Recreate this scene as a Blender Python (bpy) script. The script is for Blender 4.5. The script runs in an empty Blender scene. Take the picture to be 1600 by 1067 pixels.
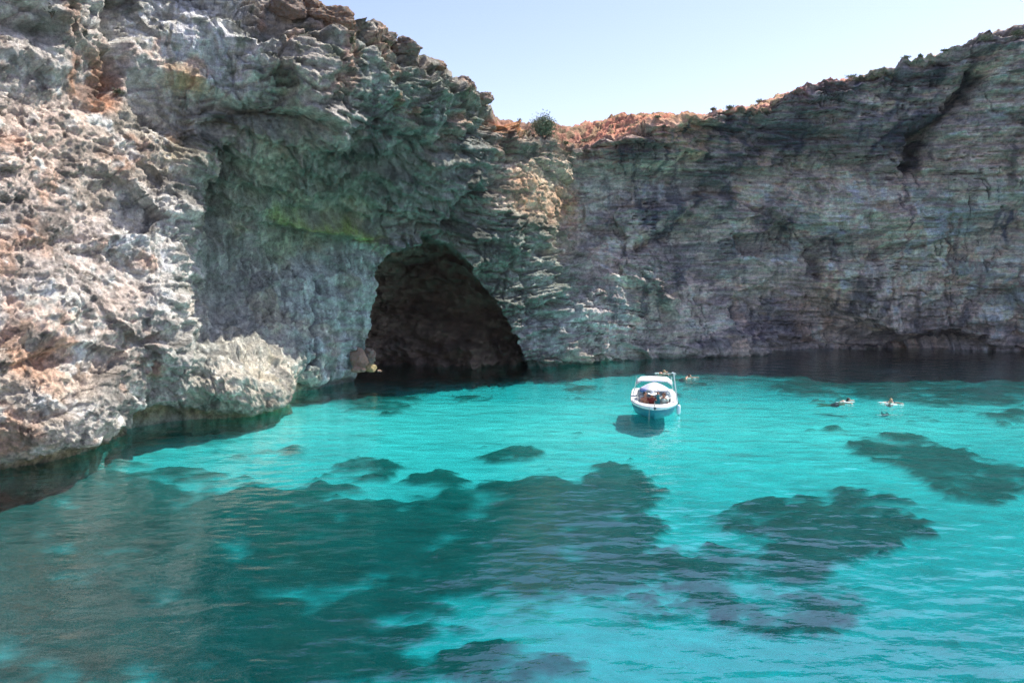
import bpy, bmesh, math, random
import numpy as np
from mathutils import Vector, Matrix
R = math.radians
random.seed(7)
sc = bpy.context.scene
COL = sc.collection

# ------------------------------------------------------------ camera, sky, sun, exposure
F, CX, CY, HC, PITCH = 1244.4, 800.0, 533.5, 8.0, math.atan(136.5/1244.4)
cam = bpy.data.objects.new('camera', bpy.data.cameras.new('camera'))
COL.objects.link(cam); sc.camera = cam
cam.location = (0, 0, HC); cam.rotation_euler = (math.pi/2-PITCH, 0, 0)
cam.data.sensor_width = 36; cam.data.lens = 28.0
cam.data.clip_start = 0.1; cam.data.clip_end = 3000

SUN_EL = R(57.5); SUN_AZ = (0.90, 0.43)          # horizontal direction towards the sun (x, y)
w = bpy.data.worlds.new("World"); sc.world = w; w.use_nodes = True
nt = w.node_tree; nt.nodes.clear()
sky = nt.nodes.new('ShaderNodeTexSky'); sky.sky_type = 'NISHITA'; sky.sun_disc = False
sky.sun_elevation = SUN_EL; sky.sun_rotation = math.atan2(SUN_AZ[0], SUN_AZ[1])
sky.air_density = 1.0; sky.dust_density = 1.0; sky.ozone_density = 2.5
bg = nt.nodes.new('ShaderNodeBackground'); bg.inputs[1].default_value = 0.15
wo = nt.nodes.new('ShaderNodeOutputWorld')
hz = nt.nodes.new('ShaderNodeVectorMath'); hz.operation = 'MULTIPLY'; hz.inputs[1].default_value = (1.0, .85, .89)
nt.links.new(sky.outputs[0], hz.inputs[0]); nt.links.new(hz.outputs[0], bg.inputs[0]); nt.links.new(bg.outputs[0], wo.inputs[0])
sl = bpy.data.lights.new('sun', 'SUN'); so = bpy.data.objects.new('sun', sl); COL.objects.link(so)
sl.energy = 4.3; sl.angle = R(0.53); sl.color = (1.0, 0.95, 0.87)
sd = Vector((SUN_AZ[0]*math.cos(SUN_EL), SUN_AZ[1]*math.cos(SUN_EL), math.sin(SUN_EL))).normalized()
so.rotation_euler = sd.to_track_quat('Z', 'Y').to_euler(); so.location = sd*200
sc.view_settings.view_transform = 'Standard'; sc.view_settings.look = 'None'
sc.view_settings.exposure = 0.85; sc.view_settings.gamma = 1
sc.cycles.max_bounces = 8; sc.cycles.transparent_max_bounces = 12
sc.cycles.sample_clamp_indirect = 4; sc.cycles.use_denoising = True; sc.cycles.denoising_prefilter = 'FAST'

# ------------------------------------------------------------ pixel <-> world helpers
cp, sp = math.cos(PITCH), math.sin(PITCH)
def X_of(px, Y, z):                              # world x of photo column px at distance Y, height z
    return (px-CX)/F*(Y*cp-(z-HC)*sp)
def at(px, py, z=0.0):                           # photo pixel to the point at height z
    a, b = (px-CX)/F, (CY-py)/F
    d = Vector((a, cp+b*sp, -sp+b*cp)); t = (z-HC)/d.z
    return Vector((d.x*t, d.y*t, z))
def atY(px, py, Y):
    a, b = (px-CX)/F, (CY-py)/F
    d = Vector((a, cp+b*sp, -sp+b*cp)); t = Y/d.y
    return Vector((d.x*t, Y, HC+d.z*t))
def proj(P):
    dz = P[:, 2]-HC; dep = P[:, 1]*cp-dz*sp; up = P[:, 1]*sp+dz*cp
    dep = np.maximum(dep, 0.5)
    return CX+F*P[:, 0]/dep, CY-F*up/dep

# ------------------------------------------------------------ noise
_rng = np.random.RandomState(11)
_perm = np.concatenate([_rng.permutation(256)]*3).astype(np.int32)
_g = _rng.normal(size=(256, 3)); _g /= np.linalg.norm(_g, axis=1)[:, None]; _g = _g.astype(np.float32)
def perlin(P):
    P = P.astype(np.float32); i = np.floor(P).astype(np.int32); f = P-i; i &= 255
    u = f*f*f*(f*(f*6-15)+10)
    def c(a, b, d):
        h = _perm[_perm[_perm[(i[:, 0]+a) & 255]+((i[:, 1]+b) & 255)]+((i[:, 2]+d) & 255)]
        g = _g[h]
        return g[:, 0]*(f[:, 0]-a)+g[:, 1]*(f[:, 1]-b)+g[:, 2]*(f[:, 2]-d)
    def mix(a, b, t): return a+(b-a)*t
    x, y, z = u[:, 0], u[:, 1], u[:, 2]
    return mix(mix(mix(c(0,0,0), c(1,0,0), x), mix(c(0,1,0), c(1,1,0), x), y),
               mix(mix(c(0,0,1), c(1,0,1), x), mix(c(0,1,1), c(1,1,1), x), y), z)*1.5
def fbm(P, s, o=3, off=0.0, rid=False, gain=0.5):
    s = np.array(s, dtype=np.float32)*np.ones(3, np.float32); r = 0; a = 1.0
    for k in range(o):
        n = perlin(P*s+(off+17.3*k)); 
        if rid: n = 1-2*np.abs(n)*1.3
        r = r+a*n; a *= gain; s = s*2.07
    return r
_wr = _rng.rand(4096, 3).astype(np.float32)
def worley(P, s, off=0.0):
    Q = (P*s+off).astype(np.float32); i = np.floor(Q).astype(np.int64); f = Q-i
    b1 = np.full(len(Q), 9.0, np.float32); b2 = b1.copy()
    for a in (-1, 0, 1):
        for b in (-1, 0, 1):
            for c in (-1, 0, 1):
                h = ((i[:, 0]+a)*73856093 ^ (i[:, 1]+b)*19349663 ^ (i[:, 2]+c)*83492791) & 4095
                d = np.sqrt(((_wr[h]+np.array([a, b, c], np.float32)-f)**2).sum(1))
                b2 = np.minimum(b2, np.maximum(b1, d)); b1 = np.minimum(b1, d)
    return b1, b2
def cells(P, s, off, a, b, warp=.25):             # broken blocks: each cell has its own step and tilt
    s = np.array(s, np.float32)*np.ones(3, np.float32)
    Q = (P*s).astype(np.float32)+off
    Q = Q+warp*np.stack([perlin(Q*1.7+5), perlin(Q*1.7+15), perlin(Q*1.7+25)], 1)
    i = np.floor(Q).astype(np.int64); f = Q-i; b1 = np.full(len(Q), 9.0, np.float32); H = np.zeros(len(Q), np.int64); V_ = np.zeros_like(Q)
    for x in (-1, 0, 1):
        for y in (-1, 0, 1):
            for z in (-1, 0, 1):
                h = ((i[:, 0]+x)*73856093 ^ (i[:, 1]+y)*19349663 ^ (i[:, 2]+z)*83492791) & 4095
                v = f-_wr[h]-np.array([x, y, z], np.float32); d = (v*v).sum(1); m = d < b1
                b1 = np.where(m, d, b1); H = np.where(m, h, H); V_ = np.where(m[:, None], v, V_)
    g = _wr[(H*7+13) & 4095]*2-1
    return (_wr[(H*3+5) & 4095, 0]*2-1)*a+(V_*g).sum(1)*b, _wr[(H*5+1) & 4095, 1]
def sst(a, b, x):
    t = np.clip((x-a)/(b-a), 0, 1); return t*t*(3-2*t)
def segdist(px, py, pts):                        # distance to a polyline and position along it
    best = np.full(px.shape, 1e9); 
    for (x0, y0), (x1, y1) in zip(pts[:-1], pts[1:]):
        dx, dy = x1-x0, y1-y0; L = dx*dx+dy*dy
        t = np.clip(((px-x0)*dx+(py-y0)*dy)/L, 0, 1)
        best = np.minimum(best, np.hypot(px-x0-t*dx, py-y0-t*dy))
    return best
def inside(px, py, poly):
    c = np.zeros(px.shape, bool); n = len(poly)
    for k in range(n):
        (x0, y0), (x1, y1) = poly[k], poly[(k+1) % n]
        if y0 == y1: continue
        m = ((y0 > py) != (y1 > py)) & (px < (x1-x0)*(py-y0)/(y1-y0)+x0)
        c ^= m
    return c

# ------------------------------------------------------------ object helpers
def tag(o, label=None, cat=None, group=None, kind=None):
    if label: o['label'] = label
    if cat: o['category'] = cat
    if group: o['group'] = group
    if kind: o['kind'] = kind
    return o
def empty(name, loc, rz=0.0):
    o = bpy.data.objects.new(name, None); COL.objects.link(o); o.location = loc
    o.rotation_euler = (0, 0, rz); o.empty_display_size = 0.2; return o
def link_mesh(name, me, mat, parent=None):
    o = bpy.data.objects.new(name, me); COL.objects.link(o)
    if mat: me.materials.append(mat)
    if parent: o.parent = parent
    return o
def mesh_np(name, V, faces4, smooth=True):
    me = bpy.data.meshes.new(name); V = np.asarray(V, np.float32); Fc = np.asarray(faces4, np.int32)
    me.vertices.add(len(V)); me.vertices.foreach_set('co', V.ravel())
    k = Fc.shape[1]
    me.loops.add(Fc.size); me.loops.foreach_set('vertex_index', Fc.ravel())
    me.polygons.add(len(Fc)); me.polygons.foreach_set('loop_start', np.arange(0, Fc.size, k, dtype=np.int32))
    me.polygons.foreach_set('use_smooth', np.full(len(Fc), smooth, dtype=bool))
    me.update(); me.validate(); return me
def grid_faces(nr, nc):
    a = np.arange(nr*nc).reshape(nr, nc)
    return np.stack([a[:-1, :-1], a[:-1, 1:], a[1:, 1:], a[1:, :-1]], -1).reshape(-1, 4)
def set_col(me, name, C):
    at_ = me.color_attributes.new(name, 'FLOAT_COLOR', 'POINT')
    C4 = np.ones((len(C), 4), np.float32); C4[:, :C.shape[1]] = C
    at_.data.foreach_set('color', C4.ravel())

# ------------------------------------------------------------ materials
def mat(name, col=(.8, .8, .8), rough=.5, metal=0.0, spec=.5):
    m = bpy.data.materials.new(name); m.use_nodes = True
    b = m.node_tree.nodes['Principled BSDF']
    b.inputs['Base Color'].default_value = (*col, 1); b.inputs['Roughness'].default_value = rough
    b.inputs['Metallic'].default_value = metal; b.inputs['Specular IOR Level'].default_value = spec
    return m
def N(m, t, **kw):
    n = m.node_tree.nodes.new(t)
    for k, v in kw.items(): setattr(n, k, v)
    return n
def noisy(name, c1, c2, scale, rough=.6, bump=.0, metal=0.0, spec=.5, detail=4):
    m = mat(name, c1, rough, metal, spec); L = m.node_tree.links
    b = m.node_tree.nodes['Principled BSDF']
    tc = N(m, 'ShaderNodeTexCoord'); nz = N(m, 'ShaderNodeTexNoise'); nz.inputs['Scale'].default_value = scale
    nz.inputs['Detail'].default_value = detail
    L.new(tc.outputs['Object'], nz.inputs['Vector'])
    mx = N(m, 'ShaderNodeMix', data_type='RGBA')
    rp = N(m, 'ShaderNodeValToRGB'); rp.color_ramp.elements[0].position = .35; rp.color_ramp.elements[1].position = .65
    L.new(nz.outputs['Fac'], rp.inputs[0]); L.new(rp.outputs[0], mx.inputs[0])
    mx.inputs[6].default_value = (*c1, 1); mx.inputs[7].default_value = (*c2, 1)
    L.new(mx.outputs[2], b.inputs['Base Color'])
    if bump:
        bp = N(m, 'ShaderNodeBump'); bp.inputs['Strength'].default_value = 1; bp.inputs['Distance'].default_value = bump
        L.new(nz.outputs['Fac'], bp.inputs['Height']); L.new(bp.outputs[0], b.inputs['Normal'])
    return m

def rock_material(name, use_attr=True, base=(.4, .36, .3), scale=1.0, tint2=(.2, .17, .13)):
    m = mat(name, base, .92, spec=.2); nt = m.node_tree; L = nt.links; b = nt.nodes['Principled BSDF']
    tc = N(m, 'ShaderNodeTexCoord')
    def noise(sx, sy, sz, det, rough=.6, typ=None):
        mp = N(m, 'ShaderNodeMapping'); mp.inputs['Scale'].default_value = (sx*scale, sy*scale, sz*scale)
        n = N(m, 'ShaderNodeTexNoise'); n.inputs['Scale'].default_value = 1; n.inputs['Detail'].default_value = det
        n.inputs['Roughness'].default_value = rough
        L.new(tc.outputs['Object'], mp.inputs[0]); L.new(mp.outputs[0], n.inputs['Vector']); return n
    def ramp(src, p0, v0, p1, v1):
        r = N(m, 'ShaderNodeMapRange'); r.inputs[1].default_value = p0; r.inputs[2].default_value = p1
        r.inputs[3].default_value = v0; r.inputs[4].default_value = v1
        L.new(src, r.inputs[0]); return r.outputs[0]
    def mul(a, bb, op='MULTIPLY'):
        n = N(m, 'ShaderNodeMath', operation=op)
        for i, s in enumerate((a, bb)):
            if isinstance(s, (int, float)): n.inputs[i].default_value = s
            else: L.new(s, n.inputs[i])
        return n.outputs[0]
    spots = noise(3.2, 3.2, 3.2, 8, .72)         # mottled lichen and weathering, decimetres
    fine = noise(14, 14, 17, 6, .75)             # grain
    bands = noise(.35, .35, 6, 7, .68)              # thin beds
    vst = noise(2.4, 2.4, .25, 5, .6)            # vertical streaks of run-off
    if use_attr:
        ca = N(m, 'ShaderNodeVertexColor', layer_name='albedo'); cw = N(m, 'ShaderNodeVertexColor', layer_name='kindw')
        base_s = ca.outputs[0]
        sep = N(m, 'ShaderNodeSeparateColor'); L.new(cw.outputs[0], sep.inputs[0])
        kb, kk, kv = sep.outputs[0], sep.outputs[1], sep.outputs[2]
    else:
        rgb = N(m, 'ShaderNodeRGB'); rgb.outputs[0].default_value = (*base, 1)
        mx0 = N(m, 'ShaderNodeMix', data_type='RGBA'); L.new(ramp(spots.outputs['Fac'], .42, 0, .6, 1), mx0.inputs[0])
        L.new(rgb.outputs[0], mx0.inputs[6]); mx0.inputs[7].default_value = (*tint2, 1)
        base_s = mx0.outputs[2]; kb = kk = kv = None
    # value factor
    v = ramp(spots.outputs['Fac'], .3, .48, .7, 1.5)
    v = mul(v, ramp(fine.outputs['Fac'], .3, .62, .7, 1.35))
    if kb is not None:
        bf = ramp(bands.outputs['Fac'], .34, .66, .64, 1.28)
        mb = N(m, 'ShaderNodeMix', data_type='FLOAT'); L.new(kb, mb.inputs[0]); mb.inputs[2].default_value = 1
        L.new(bf, mb.inputs[3]); v = mul(v, mb.outputs[0])
        vf = ramp(vst.outputs['Fac'], .35, .6, .65, 1.3)
        mv = N(m, 'ShaderNodeMix', data_type='FLOAT'); L.new(kv, mv.inputs[0]); mv.inputs[2].default_value = 1
        L.new(vf, mv.inputs[3]); v = mul(v, mv.outputs[0])
    vm = N(m, 'ShaderNodeVectorMath', operation='SCALE')
    L.new(base_s, vm.inputs[0]); L.new(v, vm.inputs['Scale']); L.new(vm.outputs[0], b.inputs['Base Color'])
    # bump
    vo = N(m, 'ShaderNodeTexVoronoi', feature='F1'); vo.inputs['Scale'].default_value = 5*scale
    wp = N(m, 'ShaderNodeMix', data_type='VECTOR'); 
    L.new(tc.outputs['Object'], wp.inputs[4]); L.new(spots.outputs['Color'], wp.inputs[5]); wp.inputs[0].default_value = .25
    L.new(wp.outputs[1], vo.inputs['Vector'])
    h = mul(spots.outputs['Fac'], .30)
    h = mul(h, mul(fine.outputs['Fac'], .10), 'ADD')
    if kb is not None:
        h = mul(h, mul(mul(bands.outputs['Fac'], kb), .16), 'ADD')
        h = mul(h, mul(mul(vo.outputs['Distance'], kk), -.13), 'ADD')
        h = mul(h, mul(mul(vst.outputs['Fac'], kv), .22), 'ADD')
    else: h = mul(h, mul(vo.outputs['Distance'], -.06), 'ADD')
    bp = N(m, 'ShaderNodeBump'); bp.inputs['Strength'].default_value = 1.0; bp.inputs['Distance'].default_value = 1.0/scale
    L.new(h, bp.inputs['Height']); L.new(bp.outputs[0], b.inputs['Normal'])
    return m

# ------------------------------------------------------------ the cliffs: one lofted wall round the bay
# each column of the wall: (px, distance) at heights 0, 2, 5, 10, 15 m and at the edge, height of the edge,
# then how much the land behind rises over the next metres
LV = [-2.2, 0, 2, 5, 10, 15]
T = [ # z0          z2          z5          z10         z15         edge        ze    rise
 [(-1700,9),(-1700,9),(-1700,9),(-1700,9.5),(-1700,10),(-1700,11), 24, .5],
 [(-500,22),(-500,22),(-500,22),(-500,22.5),(-500,23.5),(-500,25), 24, .5],
 [(-200,25.5),(-200,25.3),(-200,25.3),(-200,26),(-200,27),(-200,29), 24, .5],
 [(0,29.0),(0,28.5),(0,28.9),(0,30.3),(0,31.6),(0,33.4), 24, .5],
 [(70,30.0),(70,29.4),(70,30.4),(70,32.0),(75,33.4),(75,35.4), 24, .5],
 [(150,32.2),(150,31.4),(150,32.5),(150,34.4),(165,36.2),(165,38.2), 24, .5],
 [(210,35.5),(215,34.4),(222,34.5),(225,36.5),(235,38.4),(235,40.4), 24, .5],
 [(300,37.7),(300,36.8),(276,36.0),(284,38.2),(300,39.4),(300,41.4), 23.6, .4],
 [(388,39.0),(362,37.9),(296,39.8),(306,42.0),(350,40.4),(360,42.4), 23.0, .3],
 [(430,40.6),(418,40.2),(350,43.4),(370,45.2),(415,41.2),(425,43.4), 20.8, .2],
 [(464,44.8),(460,44.5),(440,46.6),(455,48.2),(500,42.9),(530,45.0), 20.2, .2],
 [(545,49.3),(550,49.5),(562,50.3),(565,50.6),(590,46.0),(610,47.0), 19.3, .2],
 [(620,52.0),(625,52.2),(630,52.3),(655,51.3),(670,48.6),(690,50.0), 18.6, .1],
 [(720,54.0),(722,54.0),(725,54.0),(735,52.8),(745,51.6),(762,53.2), 17.3, .3],
 [(820,55.4),(818,55.4),(810,55.4),(793,55.0),(790,54.8),(806,57.0), 16.6, 1.5],
 [(870,56.5),(866,56.7),(860,57.0),(856,57.6),(850,57.9),(855,59.5), 16.1, 2.1],
 [(930,58.5),(925,58.7),(915,59.6),(904,62.4),(902,62.8),(905,63.0), 16.4, 2.0],
 [(1000,60.5),(1000,60.6),(1000,61.1),(1000,61.8),(1000,61.4),(1000,61.0), 17.1, 1.7],
 [(1100,63.0),(1100,63.0),(1100,63.5),(1100,64.0),(1100,63.3),(1100,62.4), 18.3, 1.1],
 [(1200,65.4),(1200,65.2),(1200,65.3),(1200,65.8),(1200,65.2),(1200,64.9), 19.9, 1.0],
 [(1300,66.3),(1300,66.4),(1300,65.8),(1300,66.2),(1300,65.6),(1300,65.2), 21.3, .9],
 [(1430,66.6),(1430,66.6),(1430,65.6),(1430,66.0),(1430,65.5),(1430,65.0), 22.8, .6],
 [(1600,64.9),(1600,64.8),(1600,64.0),(1600,64.4),(1600,64.0),(1600,63.6), 24.6, .5],
 [(1850,64),(1850,64),(1850,63.8),(1850,64),(1850,63.6),(1850,63.4), 25.2, .5],
 [(2400,52),(2400,51),(2400,51),(2400,51),(2400,50),(2400,49), 24, .5],
 [(3900,30),(3900,30),(3900,30),(3900,30),(3900,30),(3900,30), 28, .5],
]
K = len(T); CP = []
for c in T:
    row = []
    for l, z in enumerate(LV):
        px, Y = c[max(0, l-1)]; zz = 0 if z < 0 else z
        q = np.array((X_of(px, Y, zz), Y))
        if z < 0: q = q+(q-np.array((8, 40)))/np.linalg.norm(q-np.array((8, 40)))*2.6
        row.append((q[0], q[1], z))
    px, Y = c[5]; ze, rise = c[6], c[7]
    P = np.array((X_of(px, Y, ze), Y, ze)); row.append(tuple(P))
    bd = P[:2]-np.array((8, 40)); bd /= np.linalg.norm(bd)
    for back, hh in ((1.6, .35), (5.0, 1.0), (12, .9), (45, .2)):
        row.append((P[0]+bd[0]*back, P[1]+bd[1]*back, ze+rise*hh))
    CP.append(row)
CP = np.array(CP)                                # K x levels x 3
def catmull(A, t):
    n = len(A); i = np.clip(np.floor(t).astype(int), 0, n-2); f = (t-i)[:, None]
    A2 = A.reshape(n, -1)
    g = lambda j: A2[np.clip(j, 0, n-1)]
    p0, p1, p2, p3 = g(i-1), g(i), g(i+1), g(i+2)
    r = .5*(2*p1+(p2-p0)*f+(2*p0-5*p1+4*p2-p3)*f**2+(3*p1-p0-3*p2+p3)*f**3)
    return r.reshape((len(t),)+A.shape[1:])
DEN = 1.0
ts = []
for k in range(K-1):
    a, b_ = T[k][3][0], T[k+1][3][0]; z5a, z5b = T[k][0][0], T[k+1][0][0]
    mid = (a+b_+z5a+z5b)/4
    n = max(abs(b_-a), abs(z5b-z5a), abs(T[k+1][4][0]-T[k][4][0]))*.72*DEN
    if k in (7, 8): n = 90*DEN
    if mid < -80 or mid > 1680: n *= .15
    n = int(max(8, n)); ts.append(k+np.arange(n)/n)
ts = np.concatenate(ts+[np.array([K-1.0])])
rows = [14, 38, 52, 80, 84, 120, 40, 40, 14, 8]
tv = np.concatenate([i+np.arange(int(n*DEN))/int(n*DEN) for i, n in enumerate(rows)]+[np.array([float(len(rows))])])
G = catmull(CP, ts)                              # columns x levels x 3
G = catmull(np.ascontiguousarray(G.transpose(1, 0, 2)), tv)   # rows x cols x 3
nr, nc = G.shape[:2]
print('cliff grid', nr, nc, nr*nc)
du = np.gradient(G, axis=1); dv = np.gradient(G, axis=0)
NN = np.cross(dv, du)
NN /= np.maximum(np.linalg.norm(NN, axis=2), 1e-6)[..., None]
P = G.reshape(-1, 3).copy(); Nn = NN.reshape(-1, 3)
cen = np.array((8, 40, 10.0)); 
if ((cen-P)*Nn).sum(1).mean() < 0: Nn = -Nn
TV = np.repeat(tv, nc); 
px, py = proj(P); Z = P[:, 2]
top = sst(5.9, 6.5, TV)                          # 1 on the land behind the edge
wA = (1-sst(255, 300, px))*(1-sst(15, 18, Z))    # sunlit karst buttress
wB = sst(275, 310, px)*(1-sst(560, 600, px))*(1-sst(11, 13, Z))   # smoother wall under the overhang
wR = sst(860, 960, px)
wC = np.clip(1-wA-wB-wR, 0, 1)

# --- sculpting marks given in photo columns/rows, sizes in metres
def bulge(x, y, rx, ry, amt, ang=0, p=1.0):
    c, s = math.cos(R(ang)), math.sin(R(ang)); dx, dy = px-x, py-y
    u, v_ = (dx*c+dy*s)/rx, (-dx*s+dy*c)/ry
    return amt*np.exp(-((u*u+v_*v_)**p))
wob = fbm(P, .9, 3, 5.0); wob2 = fbm(P, .9, 3, 55.0)
pxw, pyw = px+wob*9, py+wob2*9
def crack(pts, wd, amt):
    return -amt*np.exp(-(segdist(pxw, pyw, pts)/wd)**2)
def plate(poly, amt, soft=7):                    # a raised (or cut) slab with a crisp wandering edge
    d = segdist(pxw, pyw, poly+[poly[0]]); ins = inside(pxw, pyw, poly)
    sd_ = np.where(ins, d, -d)
    return amt*sst(-soft, soft, sd_)
D = np.zeros(len(P))
D += bulge(300, 75, 110, 75, .6, 10) + bulge(400, 110, 40, 60, .5, -30)          # pale rounded block at top
D += plate([(195,60),(300,20),(400,45),(410,105),(375,165),(300,120),(200,110)], .45)
D += crack([(192,-60),(188,40),(186,130),(178,150)], 9, 1.6)
D += plate([(440,60),(560,95),(600,150),(545,215),(450,160),(395,90)], .7)
D += plate([(205,120),(330,140),(360,200),(300,235),(215,200)], -.7)
D += crack([(355,240),(335,300),(328,360)], 11, 1.2)
D += crack([(330,150),(390,180),(470,190)], 14, 1.0)
D += bulge(400, 300, 26, 12, -1.4, 10)                                             # small hole
D += bulge(650, 240, 90, 26, -1.3, -25) + bulge(700, 200, 14, 50, -.8)
D += bulge(610, 120, 90, 60, .9, 20) + bulge(720, 170, 50, 60, .5)
D += bulge(510, 352, 85, 15, 1.3, 12, 1.6) + bulge(500, 400, 70, 22, -.5, 5)       # ledge with moss
D += crack([(710,350),(722,318),(745,300),(775,296)], 8, 1.0) + bulge(742, 325, 28, 22, -.8)
D += crack([(590,372),(640,352),(700,350),(790,352)], 8, .5)
D += bulge(350, 640, 80, 40, .2) + bulge(385, 600, 40, 18, .25) + bulge(345, 560, 30, 22, .5)
D += bulge(240, 652, 48, 14, -1.2) + bulge(470, 612, 16, 20, -.6) + bulge(110, 705, 50, 12, -.5)
D += crack([(495,440),(490,500),(480,590)], 5, .35) + crack([(440,400),(445,470)], 5, .3)
D += bulge(180, 430, 60, 36, -1.0, 20) + bulge(70, 560, 45, 20, -.8) + bulge(160, 690, 20, 40, -.6)
D += bulge(250, 600, 30, 40, -.6) + bulge(195, 640, 20, 60, -.5) + bulge(110, 380, 30, 22, -.7)
D += bulge(60, 90, 120, 26, .7, 15) + bulge(150, 120, 40, 50, -.9)
# right wall
D += crack([(1530,120),(1495,170),(1450,205),(1432,262)], 12, 2.2)
D += plate([(1460,190),(1500,150),(1700,120),(1700,205),(1500,215)], .6)
D += bulge(1250, 215, 150, 22, -.9, 2) + bulge(1200, 180, 80, 18, .5) 
D += crack([(1000,385),(1060,360),(1110,300)], 9, .7) + plate([(1000,385),(1080,345),(1150,300),(1230,360),(1200,470),(1080,430)], -.5, 12)
D += crack([(1275,430),(1268,390),(1300,372)], 7, .7) + plate([(1275,300),(1275,450),(1310,490),(1390,500),(1420,400),(1400,300)], .5, 10)
D += crack([(1480,330),(1485,400),(1480,500)], 5, .3)
D += plate([(1570,330),(1640,300),(1640,420),(1560,410)], -.5)
D += bulge(1280, 505, 90, 26, -.9) + bulge(1020, 545, 18, 30, -.7) + bulge(1480, 500, 120, 18, .5)
D += bulge(1105, 540, 60, 20, .3)
# low cave slot
D -= 3.2*sst(0, 10, np.where(inside(pxw, pyw, sl_ := [(1370,556),(1380,530),(1440,520),(1480,508),(1545,522),(1562,562)]), segdist(pxw, pyw, sl_+[sl_[0]]), 0))
D -= 1.0*sst(0, 12, np.where(inside(pxw, pyw, s2_ := [(1180,575),(1200,530),(1290,512),(1420,520),(1420,575)]), segdist(pxw, pyw, s2_+[s2_[0]]), 0))
# red-earth notch at saddle
D += bulge(790, 182, 26, 16, -1.0)*1.0

# --- noise relief
D += wR*(fbm(P, (.10, .10, .15), 2, 501.0)*1.5-1.1*np.exp(-((Z-(13.6+.05*(P[:, 0]-12)+wob*.8))/1.7)**2)*(px < 1480))
n_l = fbm(P, .16, 3, 1.0); D += n_l*(.9*(1-.35*wR)*(1-.3*wB)*(1-.45*wA))
n_m = fbm(P, .55, 4, 31.0, rid=True); D += n_m*.16*(1-.4*wR)*(1-.3*wB)*(1-.3*wA)
zw = Z+.9*(1-.65*wR)*fbm(P, .09, 2, 77.0)+(P[:, 0]*.10)*np.where(px < 800, 1, .1)
Q = np.stack([P[:, 0]*.28, P[:, 1]*.28, zw*1.5], 1)
st1 = fbm(Q, 1.0, 3, 9.0); st1 = np.clip(st1*1.6, -1, 1)
Q2 = np.stack([P[:, 0]*.6, P[:, 1]*.6, zw*4.6], 1)
st2 = fbm(Q2, 1.0, 3, 29.0)
patch = sst(-.2, .4, fbm(P, .2, 2, 91.0))
wS = wR*(.5+.5*sst(13, 17, Z))+wC*(.4+.6*patch)+wA*.12+wB*.2+.15*sst(14, 18, Z)*(px < 860)
wS = np.clip(wS, 0, 1.2)
D += st1*(.42-.26*wR*(1-sst(12, 16, Z)))*wS + st2*.22*wS
# pits and knobs of karst
f1, f2 = worley(P, .95, 3.1); D += (wA*.45+wC*.3+wB*.2)*(.5-np.clip(f1, 0, 1))*.34
f1b, f2b = worley(P, 2.6, 7.7); D += (wA*.75+wC*.4+wB*.3+.1*wR)*(.5-np.clip(f1b, 0, 1))*.17
kn = fbm(P, 3.2, 3, 61.0, rid=True); D += kn*.05*(wA+.7*wC+.5*wB+.3*wR)
# block joints
Qj = np.stack([P[:, 0]*.42, P[:, 1]*.42, zw*.5], 1); j1, j2 = worley(Qj, 1.0, 1.7)
D -= .55*np.exp(-((j2-j1)/.045)**2)*(.6*wC+.2*wR+.25*wA)*sst(0, .25, fbm(P, .3, 2, 13.0)+.25)
tz = np.stack([P[:, 0], P[:, 1], zw], 1)
c1, k1 = cells(tz, (.22, .22, .34), 3.3, .42, .55); D += c1*(1.1*wA+wC*.9+.35*wB+.55*wR)
c2, k2 = cells(tz, (.6, .6, 1.1), 8.1, .17, .30); D += c2*(.5*wA+wC*.9+.4*wB+.3*wR)
c3, k3 = cells(tz, (1.7, 1.7, 3.6), 4.9, .065, .12); D += c3*(wA+wC+.5*wB+.4*wR)
c4, k4 = cells(tz, (.28, .28, 3.0), 1.9, .085, .10, .12); D += c4*(wR*1.2+.8*wS*(1-wR))
c5, k5 = cells(tz, (.5, .5, 7.0), 6.9, .04, .04, .1); D += c5*wR*1.3
c6, k6 = cells(tz, (.10, .10, .16), 2.7, .75, .9, .35); D += c6*wR
# flutes
Qf = np.stack([P[:, 0]*1.3, P[:, 1]*1.3, Z*.16], 1); fl = fbm(Qf, 1.0, 3, 41.0, rid=True)
shelf = (1-sst(2.4, 3.8, Z))*sst(255, 290, px)*(1-sst(440, 470, px))
D += fl*.20*(wB*(1-shelf)+.6*wR*(1-sst(5, 9, Z)))
D += shelf*(kn*.05+(.45-f1b)*.16)+shelf*fbm(P, (.5, .5, .8), 3, 401.0)*.35-shelf*.15
# honeycomb base below 2.5 m, and a worn tidal notch
D += -.35*np.exp(-((Z-.05)/.35)**2)*(px < 900)+.25*np.exp(-((Z-.55)/.3)**2)*(px > 850)*(px < 1330)
D *= 1-.18*wA; wP = bulge(850, 300, 62, 75, 1, 0, 2.0); D *= 1-.5*wP; D *= 1-.45*bulge(300, 85, 105, 75, 1, 10, 2.0)
D = D*(1-top*.65)
Ql0 = np.stack([P[:, 0]*.11, P[:, 1]*.11, zw*.95], 1); D -= .35*np.exp(-(np.abs(fbm(Ql0, 1.0, 4, 711.0, gain=.55))/.035)**2)*sst(-.1, .25, fbm(P, .16, 3, 721.0))*(wR+.6*wC)
Qv0 = np.stack([P[:, 0]*.5+P[:, 2]*.1, P[:, 1]*.5, Z*.12], 1); D -= .25*np.exp(-(np.abs(fbm(Qv0, 1.0, 4, 731.0, gain=.5))/.03)**2)*sst(.0, .25, fbm(P, .2, 3, 741.0))*(wR+.8*wB+.5*wC)
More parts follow.
